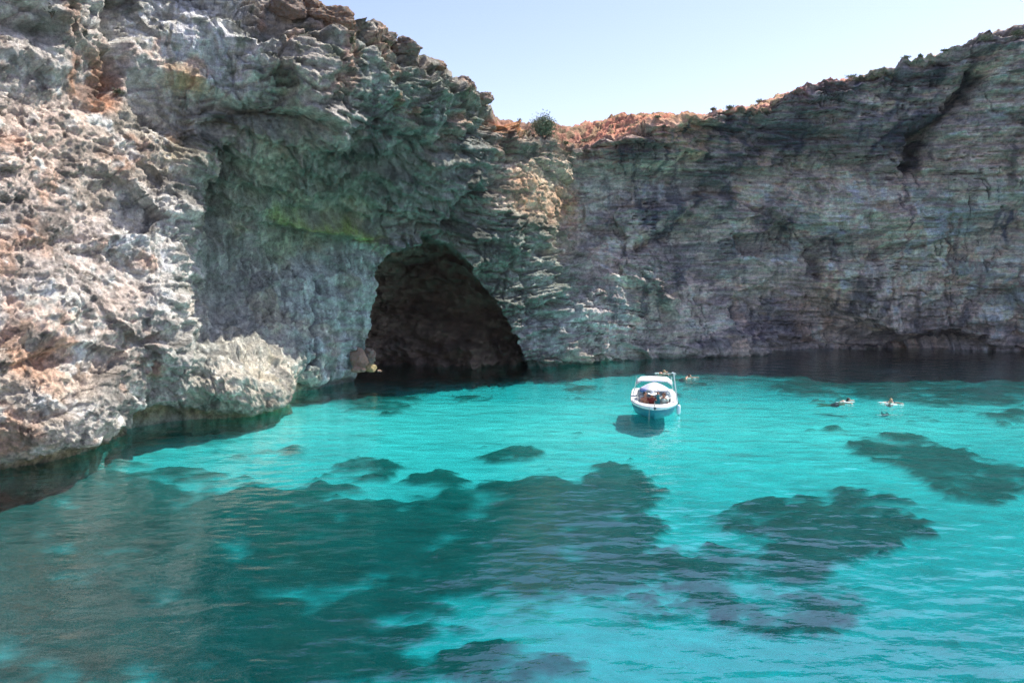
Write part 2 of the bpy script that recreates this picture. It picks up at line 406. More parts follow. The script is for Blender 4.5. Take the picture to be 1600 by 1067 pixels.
# --- the big cave
CAVE = [(552,640),(556,560),(572,490),(582,420),(604,396),(640,378),(665,374),(703,384),(728,406),(756,450),(786,492),(810,535),(832,590),(838,640)]
cd = segdist(px+wob*5, py+wob2*5, CAVE+[CAVE[0]]); ci = inside(px+wob*5, py+wob2*5, CAVE)
cdm = np.where(ci, cd, 0)*.043
cav = sst(0, .22, cdm)*(3.0+6.5*np.sqrt(np.clip(cdm/3.2, 0, 1)))
cav *= 1-.55*(1-sst(-.5, 3.2, Z+.6*n_m))*sst(0, 1, cdm)
incave = sst(0, .3, cdm)
P2 = P+Nn*D[:, None]
P2 += np.stack([(-.34+.44*sst(570, 800, px))*cav, .94*cav, 0*cav], 1)
rc = fbm(P2, .45, 4, 19.0, rid=True)*1.0+(.5-worley(P2, .5, 4.4)[0])*1.4
P2[:, 1] -= incave*(rc+fbm(P, (.22, .22, .3), 2, 919.0)*3.2*sst(0, 1.5, cdm))
# land behind the edge: broken ground and steps
P2[:, 2] += top*(fbm(P, .5, 4, 23.0)*.35+np.round(fbm(P, .22, 2, 63.0)*3)/3*.45*(px > 700)+fbm(P, 2.2, 3, 83.0, rid=True)*.10)
# edge line roughness
P2[:, 2] += np.exp(-((TV-6.05)/.3)**2)*(fbm(P, .7, 3, 15.0)*.45+fbm(P, .16, 2, 215.0)*.5)

# --- rock colours (pigment, plus painted shade under the right wall's cap)
ANC = [ # px, py, radius, colour
 (40,60,110,(.46,.42,.38)),(60,220,90,(.58,.44,.36)),(30,330,80,(.46,.38,.33)),(150,240,60,(.44,.37,.30)),
 (150,110,36,(.36,.19,.11)),(160,150,26,(.52,.22,.10)),(250,80,60,(.56,.52,.48)),(340,90,60,(.60,.59,.56)),
 (380,150,40,(.40,.42,.38)),(290,125,30,(.42,.33,.15)),(250,190,60,(.40,.36,.29)),(270,220,30,(.44,.34,.16)),
 (110,400,60,(.50,.43,.38)),(90,480,60,(.54,.49,.45)),(180,470,60,(.55,.44,.37)),(230,400,60,(.58,.55,.50)),
 (240,500,60,(.52,.48,.43)),(80,590,50,(.50,.32,.22)),(40,660,60,(.42,.38,.32)),(150,640,50,(.46,.43,.38)),
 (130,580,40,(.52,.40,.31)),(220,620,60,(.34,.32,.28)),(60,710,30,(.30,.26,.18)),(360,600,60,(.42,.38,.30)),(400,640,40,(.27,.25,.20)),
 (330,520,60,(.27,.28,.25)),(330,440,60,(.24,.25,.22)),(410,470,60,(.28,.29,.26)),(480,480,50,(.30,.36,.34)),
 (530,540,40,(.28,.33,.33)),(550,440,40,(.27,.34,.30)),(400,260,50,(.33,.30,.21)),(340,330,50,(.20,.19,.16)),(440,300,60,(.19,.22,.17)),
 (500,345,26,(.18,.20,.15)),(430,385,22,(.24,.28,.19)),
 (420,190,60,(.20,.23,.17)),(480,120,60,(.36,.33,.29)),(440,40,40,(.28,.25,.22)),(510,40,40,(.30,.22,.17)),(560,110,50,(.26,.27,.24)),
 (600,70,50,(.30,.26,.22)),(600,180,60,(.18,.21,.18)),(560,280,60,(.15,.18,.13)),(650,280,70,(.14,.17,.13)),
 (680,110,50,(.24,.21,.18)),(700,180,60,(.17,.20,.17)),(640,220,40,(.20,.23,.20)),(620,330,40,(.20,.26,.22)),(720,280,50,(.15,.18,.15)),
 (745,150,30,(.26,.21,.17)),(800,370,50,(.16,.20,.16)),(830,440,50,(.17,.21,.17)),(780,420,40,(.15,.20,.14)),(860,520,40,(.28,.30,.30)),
 (840,290,60,(.46,.34,.24)),(890,320,26,(.52,.27,.14)),(810,300,26,(.50,.29,.17)),(880,270,36,(.40,.36,.28)),(870,370,30,(.42,.35,.26)),
 (790,215,22,(.50,.22,.10)),(785,180,18,(.36,.13,.07)),(830,175,26,(.34,.20,.14)),(830,215,30,(.28,.25,.18)),(880,200,36,(.42,.19,.11)),
 (900,180,40,(.42,.17,.10)),(960,195,40,(.46,.22,.14)),(1040,185,40,(.44,.20,.13)),(1000,212,30,(.28,.25,.19)),
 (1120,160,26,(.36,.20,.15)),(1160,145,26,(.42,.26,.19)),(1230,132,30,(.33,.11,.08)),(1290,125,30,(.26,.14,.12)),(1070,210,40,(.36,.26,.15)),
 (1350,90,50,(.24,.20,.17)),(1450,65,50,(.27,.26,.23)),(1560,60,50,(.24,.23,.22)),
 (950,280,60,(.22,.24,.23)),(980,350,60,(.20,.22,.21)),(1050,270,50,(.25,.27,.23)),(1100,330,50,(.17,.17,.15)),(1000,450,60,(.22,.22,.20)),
 (1070,380,60,(.19,.19,.18)),(1150,240,60,(.13,.14,.14)),(1250,215,60,(.12,.13,.13)),(1300,190,40,(.24,.21,.15)),(1200,160,50,(.19,.20,.20)),  # the dark anchors below the cap carry its shade as colour
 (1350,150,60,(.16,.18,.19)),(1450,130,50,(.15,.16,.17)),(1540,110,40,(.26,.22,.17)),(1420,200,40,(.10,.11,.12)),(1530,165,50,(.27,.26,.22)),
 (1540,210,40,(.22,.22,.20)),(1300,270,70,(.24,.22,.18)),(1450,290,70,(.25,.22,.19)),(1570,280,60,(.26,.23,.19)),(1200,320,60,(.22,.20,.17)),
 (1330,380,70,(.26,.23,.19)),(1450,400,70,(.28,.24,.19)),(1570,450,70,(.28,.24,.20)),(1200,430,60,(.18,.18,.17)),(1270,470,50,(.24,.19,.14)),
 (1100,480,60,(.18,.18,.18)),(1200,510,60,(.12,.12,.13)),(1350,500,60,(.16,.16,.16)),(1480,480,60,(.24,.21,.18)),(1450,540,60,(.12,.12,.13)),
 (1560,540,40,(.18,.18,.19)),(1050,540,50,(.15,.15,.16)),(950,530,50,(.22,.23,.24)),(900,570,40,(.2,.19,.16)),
]
pxc, pyc = px+fbm(P, .5, 3, 44.0)*26, py+fbm(P, .5, 3, 54.0)*20
num = np.zeros((len(P), 3)); den = np.zeros(len(P))+1e-9
ctr = (px > -120) & (px < 1720)
for ax, ay, r, c in ANC:
    wgt = np.exp(-(((pxc-ax)**2+(pyc-ay)**2)/(r*r*.55)))+1e-7/(1+((pxc-ax)**2+(pyc-ay)**2)/1e4)**2
    num += wgt[:, None]*np.array(c); den += wgt
C = num/den[:, None]
off = 1-(sst(-400, -50, px)*(1-sst(1650, 2000, px)))
C = C*(1-off[:, None])+np.array((.30, .26, .22))*off[:, None]
def stain_shade(c, m, k=1.0):
    global C
    m = np.clip(m*k, 0, 1)[:, None]; C = C*(1-m)+np.array(c)*m
s1 = sst(.15, .55, fbm(P, .45, 4, 101.0)); s2 = sst(.15, .5, fbm(P, .9, 4, 111.0)); s3 = sst(.1, .5, fbm(P*np.array((1.4, 1.4, .3)), .7, 4, 121.0))
s4 = sst(.2, .5, fbm(P, 1.8, 4, 131.0)); s5 = sst(.15, .5, fbm(P, .7, 4, 141.0))
stain_shade((.50, .26, .15), s1*wA, .55); stain_shade((.62, .60, .56), s2*wA, .7); stain_shade((.13, .125, .12), s5*wA, .45)
stain_shade((.10, .12, .10), s3*(wB+wC), .5); stain_shade((.38, .42, .38), s2*(wB+.3*wC), .35); stain_shade((.34, .29, .17), s1*(wB+.4*wC), .35)
stain_shade((.08, .09, .10), s3*wR*(1-top), .6); stain_shade((.38, .30, .20), s1*wR*(1-top), .35); stain_shade((.32, .33, .32), s5*wR*(1-top), .35)
stain_shade((.07, .10, .05), s4*(wC+.2*wR)*(1-sst(1000, 1100, px)), .5)
stain_shade((.40, .16, .09), s1*(1-wA)*sst(12, 17, Z)*(px < 900), .35)
moss = np.exp(-((segdist(pxw, pyw, [(428,332),(470,342),(530,352),(592,372)])-0)/(11+5*s2))**2); stain_shade((.21, .30, .07), moss*(.7+.4*s4+.4*s5), 1.0)
for pts_, wd_, k_ in (([(1530,120),(1495,170),(1450,205),(1432,262)], 9, .9), ([(1000,385),(1060,360),(1110,300)], 5, .6), ([(1275,430),(1268,390),(1300,372)], 5, .6), ([(1480,330),(1485,400),(1480,500)], 3, .5), ([(1170,340),(1230,350),(1290,380)], 4, .5), ([(1400,300),(1410,380),(1380,470)], 3, .5),
        ([(355,240),(335,300),(328,360)], 7, .7), ([(710,350),(722,318),(745,300),(775,296)], 6, .6), ([(495,440),(490,500),(480,590)], 3, .7), ([(1010,460),(1012,540)], 4, .5)):
    stain_shade((.045, .05, .06), np.exp(-(segdist(px+wob*12, py+wob2*12, pts_)/wd_)**2), k_)
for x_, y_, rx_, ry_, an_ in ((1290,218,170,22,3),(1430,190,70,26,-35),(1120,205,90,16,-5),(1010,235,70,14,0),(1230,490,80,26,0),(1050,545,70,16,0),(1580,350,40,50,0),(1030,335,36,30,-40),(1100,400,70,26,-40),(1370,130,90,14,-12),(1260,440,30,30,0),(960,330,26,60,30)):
    stain_shade((.075, .09, .12), bulge(x_, y_, rx_, ry_, 1, an_, 1.5)*(.45+.55*s3+.3*s5), .7)  # dark blobs; the band below the cap is overhang shade painted in
stain_shade((.27, .155, .115), top*(px > 770)*(px < 1330), .75)
stain_shade((.56, .27, .14), (bulge(818, 305, 26, 40, 1, -20)+bulge(893, 320, 13, 42, 1)+bulge(875, 300, 20, 20, .5))*(.4+.6*s2+.4*s4), .75)
stain_shade((.20, .19, .17), shelf*s3, .7); stain_shade((.17, .16, .13), shelf*(1-sst(.6, 1.8, Z+.5*n_m)), .6)
hum = top*(px > 770); stain_shade((.16, .15, .09), sst(.0, .3, fbm(P, 1.1, 4, 151.0))*hum, .7)
tide = np.exp(-((Z-.1)/.28)**2); stain_shade((.26, .20, .09), tide*(px < 480), .8); stain_shade((.06, .05, .04), tide*(px >= 480), .7)
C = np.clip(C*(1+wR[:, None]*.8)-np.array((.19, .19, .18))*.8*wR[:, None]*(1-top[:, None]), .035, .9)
dg = fbm(np.stack([(P[:, 0]+Z)*.10, (P[:, 0]-Z)*.5, P[:, 1]*.1], 1), 1.0, 5, 601.0, gain=.6)
stain_shade((.08, .09, .11), sst(.1, .4, dg)*wR*(1-top), .35); stain_shade((.36, .32, .26), sst(.1, .5, -dg)*wR*(1-top), .35)
dg2 = fbm(np.stack([P[:, 0]*.3, P[:, 1]*.3, (Z+P[:, 0]*.3)*.9], 1), 1.0, 5, 611.0, gain=.6)
stain_shade((.045, .055, .045), sst(.1, .45, dg2)*wC*(1-top), .65)
stain_shade((.055, .05, .045), sst(.2, .5, fbm(P, 1.3, 5, 621.0, gain=.65))*wA, .55)
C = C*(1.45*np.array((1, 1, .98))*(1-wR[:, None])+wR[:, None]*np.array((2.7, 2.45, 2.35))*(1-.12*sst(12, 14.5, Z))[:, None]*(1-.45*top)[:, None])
C = C*(1+((k1-.5)*.22+(k2-.5)*.22+(k3-.5)*.16)*(1-wR)+((k6-.5)*.3+(k4-.5)*.28+(k5-.5)*.2+(k2-.5)*.1)*wR)[:, None]
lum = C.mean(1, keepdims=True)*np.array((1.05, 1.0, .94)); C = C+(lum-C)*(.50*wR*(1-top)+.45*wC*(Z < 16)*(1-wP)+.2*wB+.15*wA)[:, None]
C = C*(1+.26*wR*(1-top)*(1-sst(12, 15, Z))+.16*(wC+wB)*(1-top))[:, None]*(1+wR[:, None]*np.array((.10, -.01, -.08)))
C = np.clip(C, .02, .80)
Qa = np.stack([P[:, 0]*.13, P[:, 1]*.13, zw*.34], 1); nA = fbm(Qa, 1.0, 6, 701.0, gain=.62)
stain_shade((.50, .46, .40), sst(.12, .24, nA)*wR*(1-top)*(Z < 15), .42); stain_shade((.10, .12, .15), sst(.14, .26, -nA)*wR*(1-top), .45)
Ql = np.stack([P[:, 0]*.11, P[:, 1]*.11, zw*.95], 1); nL = np.abs(fbm(Ql, 1.0, 4, 711.0, gain=.55)); led = np.exp(-(nL/.028)**2)*sst(-.1, .25, fbm(P, .16, 3, 721.0))
stain_shade((.05, .055, .065), led*(wR+.6*wC), .75); P2d = led*(wR+.6*wC)
Qv = np.stack([P[:, 0]*.5+P[:, 2]*.1, P[:, 1]*.5, Z*.12], 1); nV = np.abs(fbm(Qv, 1.0, 4, 731.0, gain=.5)); vc_ = np.exp(-(nV/.022)**2)*sst(.0, .25, fbm(P, .2, 3, 741.0))
stain_shade((.05, .055, .06), vc_*(wR+.8*wB+.5*wC), .7)
stain_shade((.62, .55, .44), np.exp(-((Z-.55)/.16)**2)*sst(850, 900, px)*(1-sst(1200, 1300, px)), .5)
stain_shade((.27, .18, .13), incave, .9); C *= (1-.35*incave*s1)[:, None]
kw = np.stack([np.clip(wR*.75+wC*.35+wA*.1+sst(14, 18, Z)*.3, 0, 1), np.clip(wA+.5*wC+.3*wB, 0, 1), np.clip(wB*.8+wR*.35*(1-sst(4, 12, Z))+wC*.2, 0, 1)], 1)*(1-.5*top[:, None])
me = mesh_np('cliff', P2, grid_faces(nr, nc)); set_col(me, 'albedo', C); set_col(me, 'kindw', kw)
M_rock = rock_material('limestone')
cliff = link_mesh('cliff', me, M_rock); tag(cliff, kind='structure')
print('cliff built')

# a lookup of the built wall so that shrubs and stones sit on it
PX2, PY2 = proj(P2)
def on_cliff(x, y, near=True):
    d = (PX2-x)**2+(PY2-y)**2; m = d < 14**2
    if not m.any(): m = d < 50**2
    idx = np.where(m)[0]; yy = P2[idx, 1]
    return Vector(P2[idx[np.argmin(yy+d[idx]*.02)]])

# ------------------------------------------------------------ the sea bed
xs = np.linspace(-60, 75, 560); ys = np.concatenate([np.linspace(4, 30, 330), np.linspace(30.1, 80, 420)])
XX, YY = np.meshgrid(xs, ys); S = np.stack([XX.ravel(), YY.ravel(), np.zeros(XX.size)], 1)
dep = -(8.5-7.4*sst(5, 36, S[:, 1])**.72); S[:, 2] = dep; S[:, 2] += .35*sst(34, 39, S[:, 1])*(1-sst(45, 50, S[:, 1]))
spx, spy = proj(S)
nf = 1+1.2*(1-sst(18, 40, S[:, 1])); wx = fbm(S, (.45, .7, 1), 7, 3.0, gain=.70)*22*nf; wy = fbm(S, (.45, .7, 1), 7, 8.0, gain=.70)*11*nf
sx_, sy_ = spx+wx, spy+wy
DARK = [ # px, py, rx, ry, strength : meadows and reefs on the pale sand
 (805,712,50,12,1),(740,650,60,9,.0),(765,602,26,5,.9),(575,738,55,20,.85),(500,705,60,12,.45),(590,630,75,20,.75),(650,604,30,6,.7),(742,624,24,4,.8),
 (905,610,28,6,.8),(880,688,22,5,.5),(970,668,36,12,.0),(660,590,200,12,1.0),(850,592,80,8,.7),
 (680,760,36,22,1),(740,790,120,36,1),(890,800,150,62,1),(960,760,70,34,1),(830,860,230,70,1),(640,860,200,80,1),(450,800,130,52,.95),(520,900,180,90,.9),
 (300,760,70,40,.5),(230,880,300,150,1),(100,950,250,170,1),(60,800,160,60,.9),(400,1000,300,110,.95),(985,800,50,50,.9),
 (1300,820,150,52,1),(1190,810,80,34,1),(1380,826,80,28,1),(1150,900,150,60,.75),(1250,950,130,46,.7),(960,900,110,50,.8),(1000,960,120,20,.4),(760,1050,160,40,.6),
 (1400,700,70,18,1),(1470,725,80,30,.95),(1505,768,62,26,1),(1560,740,70,26,.55),(1590,650,60,14,.7),
 (1330,605,130,20,.9),(1250,610,50,10,.8),(1520,610,150,30,.85),(1450,585,300,22,.95),(1200,575,200,14,.9),(1080,602,20,5,.7),(1100,590,40,6,.6),(1290,672,40,6,.5),(1330,660,28,5,.4),
 (1570,660,30,5,.6),(1440,655,30,4,.5),(1600,930,18,20,.6),(1540,1010,60,30,.3),
 (200,740,120,34,.55),(330,690,110,20,.25),(700,930,200,60,.6),
]
dk = np.zeros(len(S))
for ax, ay, rx, ry, s in DARK:
    if s <= 0: continue
    q = ((sx_-ax)/rx)**2+((sy_-ay)/ry)**2
    dk = np.maximum(dk, s*(1-sst(.35, 1.35, q)))
tex = fbm(S, .6, 4, 33.0, gain=.5); tex2 = fbm(S, (.3, .5, 1), 3, 133.0)
dk = sst(.2, .85, dk*(1+.5*tex2)+(.42*tex+.38*fbm(S, (.35, .55, 1), 6, 433.0, gain=.65))*sst(0, .25, dk)*(1-.5*sst(.8, 1.1, dk)))
far = sst(50, 58, S[:, 1])*sst(2, 20, S[:, 0]); dk = np.maximum(dk, far*np.clip(.85+.9*tex2, 0, 1))
S[:, 2] += dk*(.16+.14*tex)+fbm(S, (.6, 1.4, 1), 3, 70.0)*.05+fbm(S, .12, 2, 71.0)*.25*(1-sst(35, 45, S[:, 1]))
sand = np.array((.62, .60, .56)); weed = np.array((.03, .13, .115)); reef = np.array((.08, .12, .10))
mixr = sst(.0, .5, fbm(S, .35, 3, 201.0))[:, None]
dcol = weed*(1-.6*mixr)+reef*.6*mixr
Cs = sand*(1-dk[:, None])+dcol*dk[:, None]; Cs *= (1+.10*tex2+.06*tex)[:, None]
me = mesh_np('seabed', S, grid_faces(len(ys), len(xs))); set_col(me, 'albedo', Cs)
M_bed = mat('sand_and_seagrass', (.6, .6, .5), .95, spec=.1); b = M_bed.node_tree.nodes['Principled BSDF']; L = M_bed.node_tree.links
vc = N(M_bed, 'ShaderNodeVertexColor', layer_name='albedo'); tc = N(M_bed, 'ShaderNodeTexCoord')
mp = N(M_bed, 'ShaderNodeMapping'); mp.inputs['Scale'].default_value = (.8, 2.6, 1)
nz = N(M_bed, 'ShaderNodeTexNoise'); nz.inputs['Scale'].default_value = 1.0; nz.inputs['Detail'].default_value = 7; nz.inputs['Roughness'].default_value = .65
L.new(tc.outputs['Object'], mp.inputs[0]); L.new(mp.outputs[0], nz.inputs['Vector'])
mr = N(M_bed, 'ShaderNodeMapRange'); mr.inputs[1].default_value = .3; mr.inputs[2].default_value = .7; mr.inputs[3].default_value = .78; mr.inputs[4].default_value = 1.15
L.new(nz.outputs['Fac'], mr.inputs[0]); sm = N(M_bed, 'ShaderNodeVectorMath', operation='SCALE')
L.new(vc.outputs[0], sm.inputs[0]); L.new(mr.outputs[0], sm.inputs['Scale']); L.new(sm.outputs[0], b.inputs['Base Color'])
tag(link_mesh('seabed', me, M_bed), kind='structure')

# ------------------------------------------------------------ the water surface
xs = np.concatenate([np.linspace(-70, -32, 20), np.linspace(-31, 42, 620), np.linspace(43, 80, 20)])
ys = np.concatenate([np.linspace(-10, 7, 20), np.linspace(7.2, 34, 420), np.linspace(34.1, 80, 330)])
XX, YY = np.meshgrid(xs, ys); S = np.stack([XX.ravel(), YY.ravel(), np.zeros(XX.size)], 1)
amp = .35+.65*(1-sst(28, 50, S[:, 1]))
S[:, 2] = amp*(fbm(S, (.28, .55, 1), 2, 300.0)*.035+fbm(S, (.9, 1.9, 1), 2, 310.0)*.012)
nW, mW = len(ys), len(xs); gf = grid_faces(nW, mW); base_n = len(S)
ring = np.concatenate([np.arange(mW), np.arange(1, nW)*mW+mW-1, (nW-1)*mW+np.arange(mW-2, -1, -1), np.arange(nW-2, 0, -1)*mW])
low = S[ring].copy(); low[:, 2] = -9; S = np.concatenate([S, low, [[5, 35, -9]]]); rn = len(ring); lo = base_n+np.arange(rn)
side = np.stack([ring, lo, np.roll(lo, -1), np.roll(ring, -1)], 1)
h2 = [[lo[i], base_n+rn, lo[(i+2) % rn], lo[(i+1) % rn]] for i in range(0, rn-1, 2)]
me = mesh_np('sea_water', S, np.concatenate([gf, side, np.array(h2)]))
mi = np.zeros(len(me.polygons), np.int32); mi[len(gf):] = 1; me.polygons.foreach_set('material_index', mi)
M_w = bpy.data.materials.new('sea_water'); M_w.use_nodes = True; nt = M_w.node_tree; nt.nodes.clear(); L = nt.links
out = N(M_w, 'ShaderNodeOutputMaterial'); mixs = N(M_w, 'ShaderNodeMixShader'); tr = N(M_w, 'ShaderNodeBsdfTransparent'); gl = N(M_w, 'ShaderNodeBsdfGlossy')
tr.inputs[0].default_value = (.42, .93, .94, 1); gl.inputs['Roughness'].default_value = .012; gl.inputs[0].default_value = (1, 1, 1, 1)
fr = N(M_w, 'ShaderNodeFresnel'); fr.inputs['IOR'].default_value = 1.45
tc = N(M_w, 'ShaderNodeTexCoord')
def wn(sx, sy, sz, det, rot=0):
    mp = N(M_w, 'ShaderNodeMapping'); mp.inputs['Scale'].default_value = (sx, sy, sz); mp.inputs['Rotation'].default_value = (0, 0, R(rot))
    n = N(M_w, 'ShaderNodeTexNoise'); n.inputs['Scale'].default_value = 1; n.inputs['Detail'].default_value = det; n.inputs['Roughness'].default_value = .5
    L.new(tc.outputs['Object'], mp.inputs[0]); L.new(mp.outputs[0], n.inputs['Vector']); return n.outputs['Fac']
def mm(a, bb, op='MULTIPLY'):
    n = N(M_w, 'ShaderNodeMath', operation=op)
    for i, s in enumerate((a, bb)):
        if isinstance(s, (int, float)): n.inputs[i].default_value = s
        else: L.new(s, n.inputs[i])
    return n.outputs[0]
h = mm(mm(wn(.8, 1.4, 1, 1, 14), .072), mm(wn(2.6, 4.6, 1, 3, -8), .021), 'ADD')
bp = N(M_w, 'ShaderNodeBump'); bp.inputs['Strength'].default_value = 1; bp.inputs['Distance'].default_value = 1
L.new(h, bp.inputs['Height']); L.new(bp.outputs[0], gl.inputs['Normal']); L.new(bp.outputs[0], fr.inputs['Normal'])
L.new(mm(mm(fr.outputs[0], .95), .065, 'ADD'), mixs.inputs[0]); L.new(tr.outputs[0], mixs.inputs[1]); L.new(gl.outputs[0], mixs.inputs[2]); L.new(mixs.outputs[0], out.inputs[0])
va = N(M_w, 'ShaderNodeVolumeAbsorption'); SIG = (.30, .066, .052); sm_ = max(SIG); va.inputs['Density'].default_value = sm_
va.inputs['Color'].default_value = (0.0, 1-SIG[1]/sm_, 1-SIG[2]/sm_, 1); L.new(va.outputs[0], out.inputs[1])
M_ws = bpy.data.materials.new('sea_water_below'); M_ws.use_nodes = True; M_ws.node_tree.nodes.clear()
o2 = N(M_ws, 'ShaderNodeOutputMaterial'); t2 = N(M_ws, 'ShaderNodeBsdfTransparent'); v2 = N(M_ws, 'ShaderNodeVolumeAbsorption')
v2.inputs['Density'].default_value = sm_; v2.inputs['Color'].default_value = (0.0, 1-SIG[1]/sm_, 1-SIG[2]/sm_, 1)
M_ws.node_tree.links.new(t2.outputs[0], o2.inputs[0]); M_ws.node_tree.links.new(v2.outputs[0], o2.inputs[1])
water = link_mesh('sea_water', me, M_w); me.materials.append(M_ws); tag(water, kind='structure')

# ------------------------------------------------------------ mesh helpers for the objects
class MB:
    def __init__(s): s.bm = bmesh.new()
    def tube(s, a, b_, r0, r1=None, seg=10, cap=True, dome=False):
        r1 = r0 if r1 is None else r1; a, b_ = Vector(a), Vector(b_); d = (b_-a)
        q = d.normalized().to_track_quat('Z', 'Y') if d.length > 1e-6 else Vector((0, 0, 1)).to_track_quat('Z', 'Y')
        rings = [(a, r0), (b_, r1)]
        if dome:
            dn = d.normalized()
            rings = [(a-dn*r0*math.sin(t), r0*math.cos(t)) for t in (1.25, .8, .4)]+rings+[(b_+dn*r1*math.sin(t), r1*math.cos(t)) for t in (.4, .8, 1.25)]
        L_ = []
        for c, r in rings:
            L_.append([s.bm.verts.new(c+q@Vector((r*math.cos(6.28319*i/seg), r*math.sin(6.28319*i/seg), 0))) for i in range(seg)])
        for p, n in zip(L_[:-1], L_[1:]):
            for i in range(seg): s.bm.faces.new((p[i], p[(i+1) % seg], n[(i+1) % seg], n[i]))
        if cap: s.bm.faces.new(list(reversed(L_[0]))); s.bm.faces.new(L_[-1])
        return s
    def path(s, pts, r, seg=8):
        for a, b_ in zip(pts[:-1], pts[1:]): s.tube(a, b_, r, r, seg, dome=True)
        return s
    def ball(s, c, rx, ry, rz, sub=2, rot=None):
        v = bmesh.ops.create_icosphere(s.bm, subdivisions=sub, radius=1)['verts']
        M_ = Matrix.Translation(c) @ (rot.to_4x4() if rot else Matrix.Identity(4)) @ Matrix.Diagonal((rx, ry, rz, 1))
        bmesh.ops.transform(s.bm, matrix=M_, verts=v); return s
    def box(s, c, sx, sy, sz, rot=None, bev=0):
        v = bmesh.ops.create_cube(s.bm, size=1)['verts']
        M_ = Matrix.Translation(c) @ (rot.to_4x4() if rot else Matrix.Identity(4)) @ Matrix.Diagonal((sx, sy, sz, 1))
        bmesh.ops.transform(s.bm, matrix=M_, verts=v)
        if bev:
            e = list({e for x in v for e in x.link_edges}); bmesh.ops.bevel(s.bm, geom=e, offset=bev, segments=2, affect='EDGES')
        return s
    def faces(s, V, Fs):
        vs = [s.bm.verts.new(v) for v in V]
        for f in Fs: s.bm.faces.new([vs[i] for i in f])
        return s
    def build(s, name, m, parent=None, smooth=True, mods=()):
        me = bpy.data.meshes.new(name); bmesh.ops.recalc_face_normals(s.bm, faces=s.bm.faces); s.bm.to_mesh(me); s.bm.free()
        for p in me.polygons: p.use_smooth = smooth
        o = link_mesh(name, me, m, parent)
        for t, kw_ in mods:
            md = o.modifiers.new(t.lower(), t)
            for k, v in kw_.items(): setattr(md, k, v)
        return o

M_gel = noisy('white_gelcoat', (.80, .80, .79), (.72, .73, .73), 3, .25)
M_hull = noisy('dark_teal_hull_paint', (.02, .16, .22), (.03, .21, .27), 4, .3)
M_floor = noisy('cockpit_liner', (.62, .63, .62), (.5, .52, .52), 6, .6)
M_steel = mat('stainless_tube', (.75, .76, .77), .25, 1.0)
M_white = noisy('white_canvas', (.82, .82, .80), (.70, .71, .71), 9, .8)
M_cush = noisy('blue_grey_cushion', (.35, .42, .62), (.28, .34, .52), 8, .8)
M_lilac = noisy('lilac_canvas', (.50, .52, .80), (.44, .46, .74), 9, .8)
M_blue = noisy('blue_canvas', (.06, .16, .42), (.05, .13, .35), 9, .8)
M_teal = noisy('teal_towel', (.03, .24, .26), (.02, .18, .20), 20, .95, .01)
M_glass = mat('tinted_acrylic', (.25, .35, .4), .1); M_glass.node_tree.nodes['Principled BSDF'].inputs['Alpha'].default_value = .45
M_black = mat('black_rubber', (.02, .02, .022), .6)
M_fend = noisy('fender_vinyl', (.75, .82, .86), (.65, .73, .78), 8, .4)
M_rope = noisy('rope', (.6, .58, .5), (.4, .38, .33), 60, .9)
M_skin = noisy('tanned_skin', (.42, .20, .12), (.36, .16, .095), 14, .5)
M_skin2 = noisy('fair_skin', (.58, .34, .24), (.50, .28, .19), 14, .5)
M_hair = [noisy('black_hair', (.015, .012, .01), (.03, .022, .018), 60, .6), noisy('brown_hair', (.09, .035, .018), (.05, .02, .012), 60, .6), noisy('fair_hair', (.38, .26, .13), (.28, .18, .09), 60, .6)]
M_navy = noisy('navy_cloth', (.02, .025, .06), (.03, .04, .08), 30, .85)
M_redc = noisy('dark_red_swimwear', (.20, .03, .03), (.15, .02, .02), 30, .8)
M_pale = noisy('pale_green_cloth', (.55, .68, .58), (.46, .6, .5), 30, .85)
M_eye = mat('eye', (.02, .015, .01), .2)

# ------------------------------------------------------------ the motor boat, bow towards the camera
BC = Vector((X_of(1021.5, 40.55, .5), 40.55, 0)); BRZ = R(-9)
boat = tag(empty('motor_boat', BC, BRZ), 'small white open motor boat with dark teal hull lying bow-on in the turquoise bay', 'boat')
ST = [(-2.72, .02, .66, .60, .0), (-2.62, .30, .66, .36, .07), (-2.42, .55, .66, .05, .16), (-2.1, .80, .67, -.12, .30), (-1.7, 1.00, .68, -.22, .50), (-1.25, 1.12, .69, -.28, .68), (-.6, 1.15, .68, -.32, .84), (.6, 1.15, .66, -.33, .94), (1.8, 1.12, .66, -.33, .94), (2.55, 1.06, .66, -.32, .90)]
def beam_at(y):
    for (y0, b0, *_), (y1, b1, *_) in zip(ST[:-1], ST[1:]):
        if y0 <= y <= y1: return b0+(b1-b0)*(y-y0)/(y1-y0)
    return 1.0
V, Fs = [], []
for y, bb, gz, kz, ch in ST:
    cz = .04+.30*(1-min(1, bb/1.1)) + .1*(bb < .6)
    pr = [(-bb, gz-.14), (-(ch*.55+bb*.45), max(cz, kz+.02)), (-ch*.5, (kz+max(cz, kz+.02))*.5-.02), (0, kz)]
    pr = pr+[(-x, z) for x, z in reversed(pr[:-1])]
    V += [(x, y, z) for x, z in pr]
for i in range(len(ST)-1):
    for j in range(6): a = i*7+j; Fs.append((a, a+1, a+8, a+7))
Fs.append(tuple((len(ST)-1)*7+j for j in range(7)))
MB().faces(V, Fs).build('hull', M_hull, boat, mods=[('BEVEL', dict(width=.01, segments=2)), ('SOLIDIFY', dict(thickness=.03))])
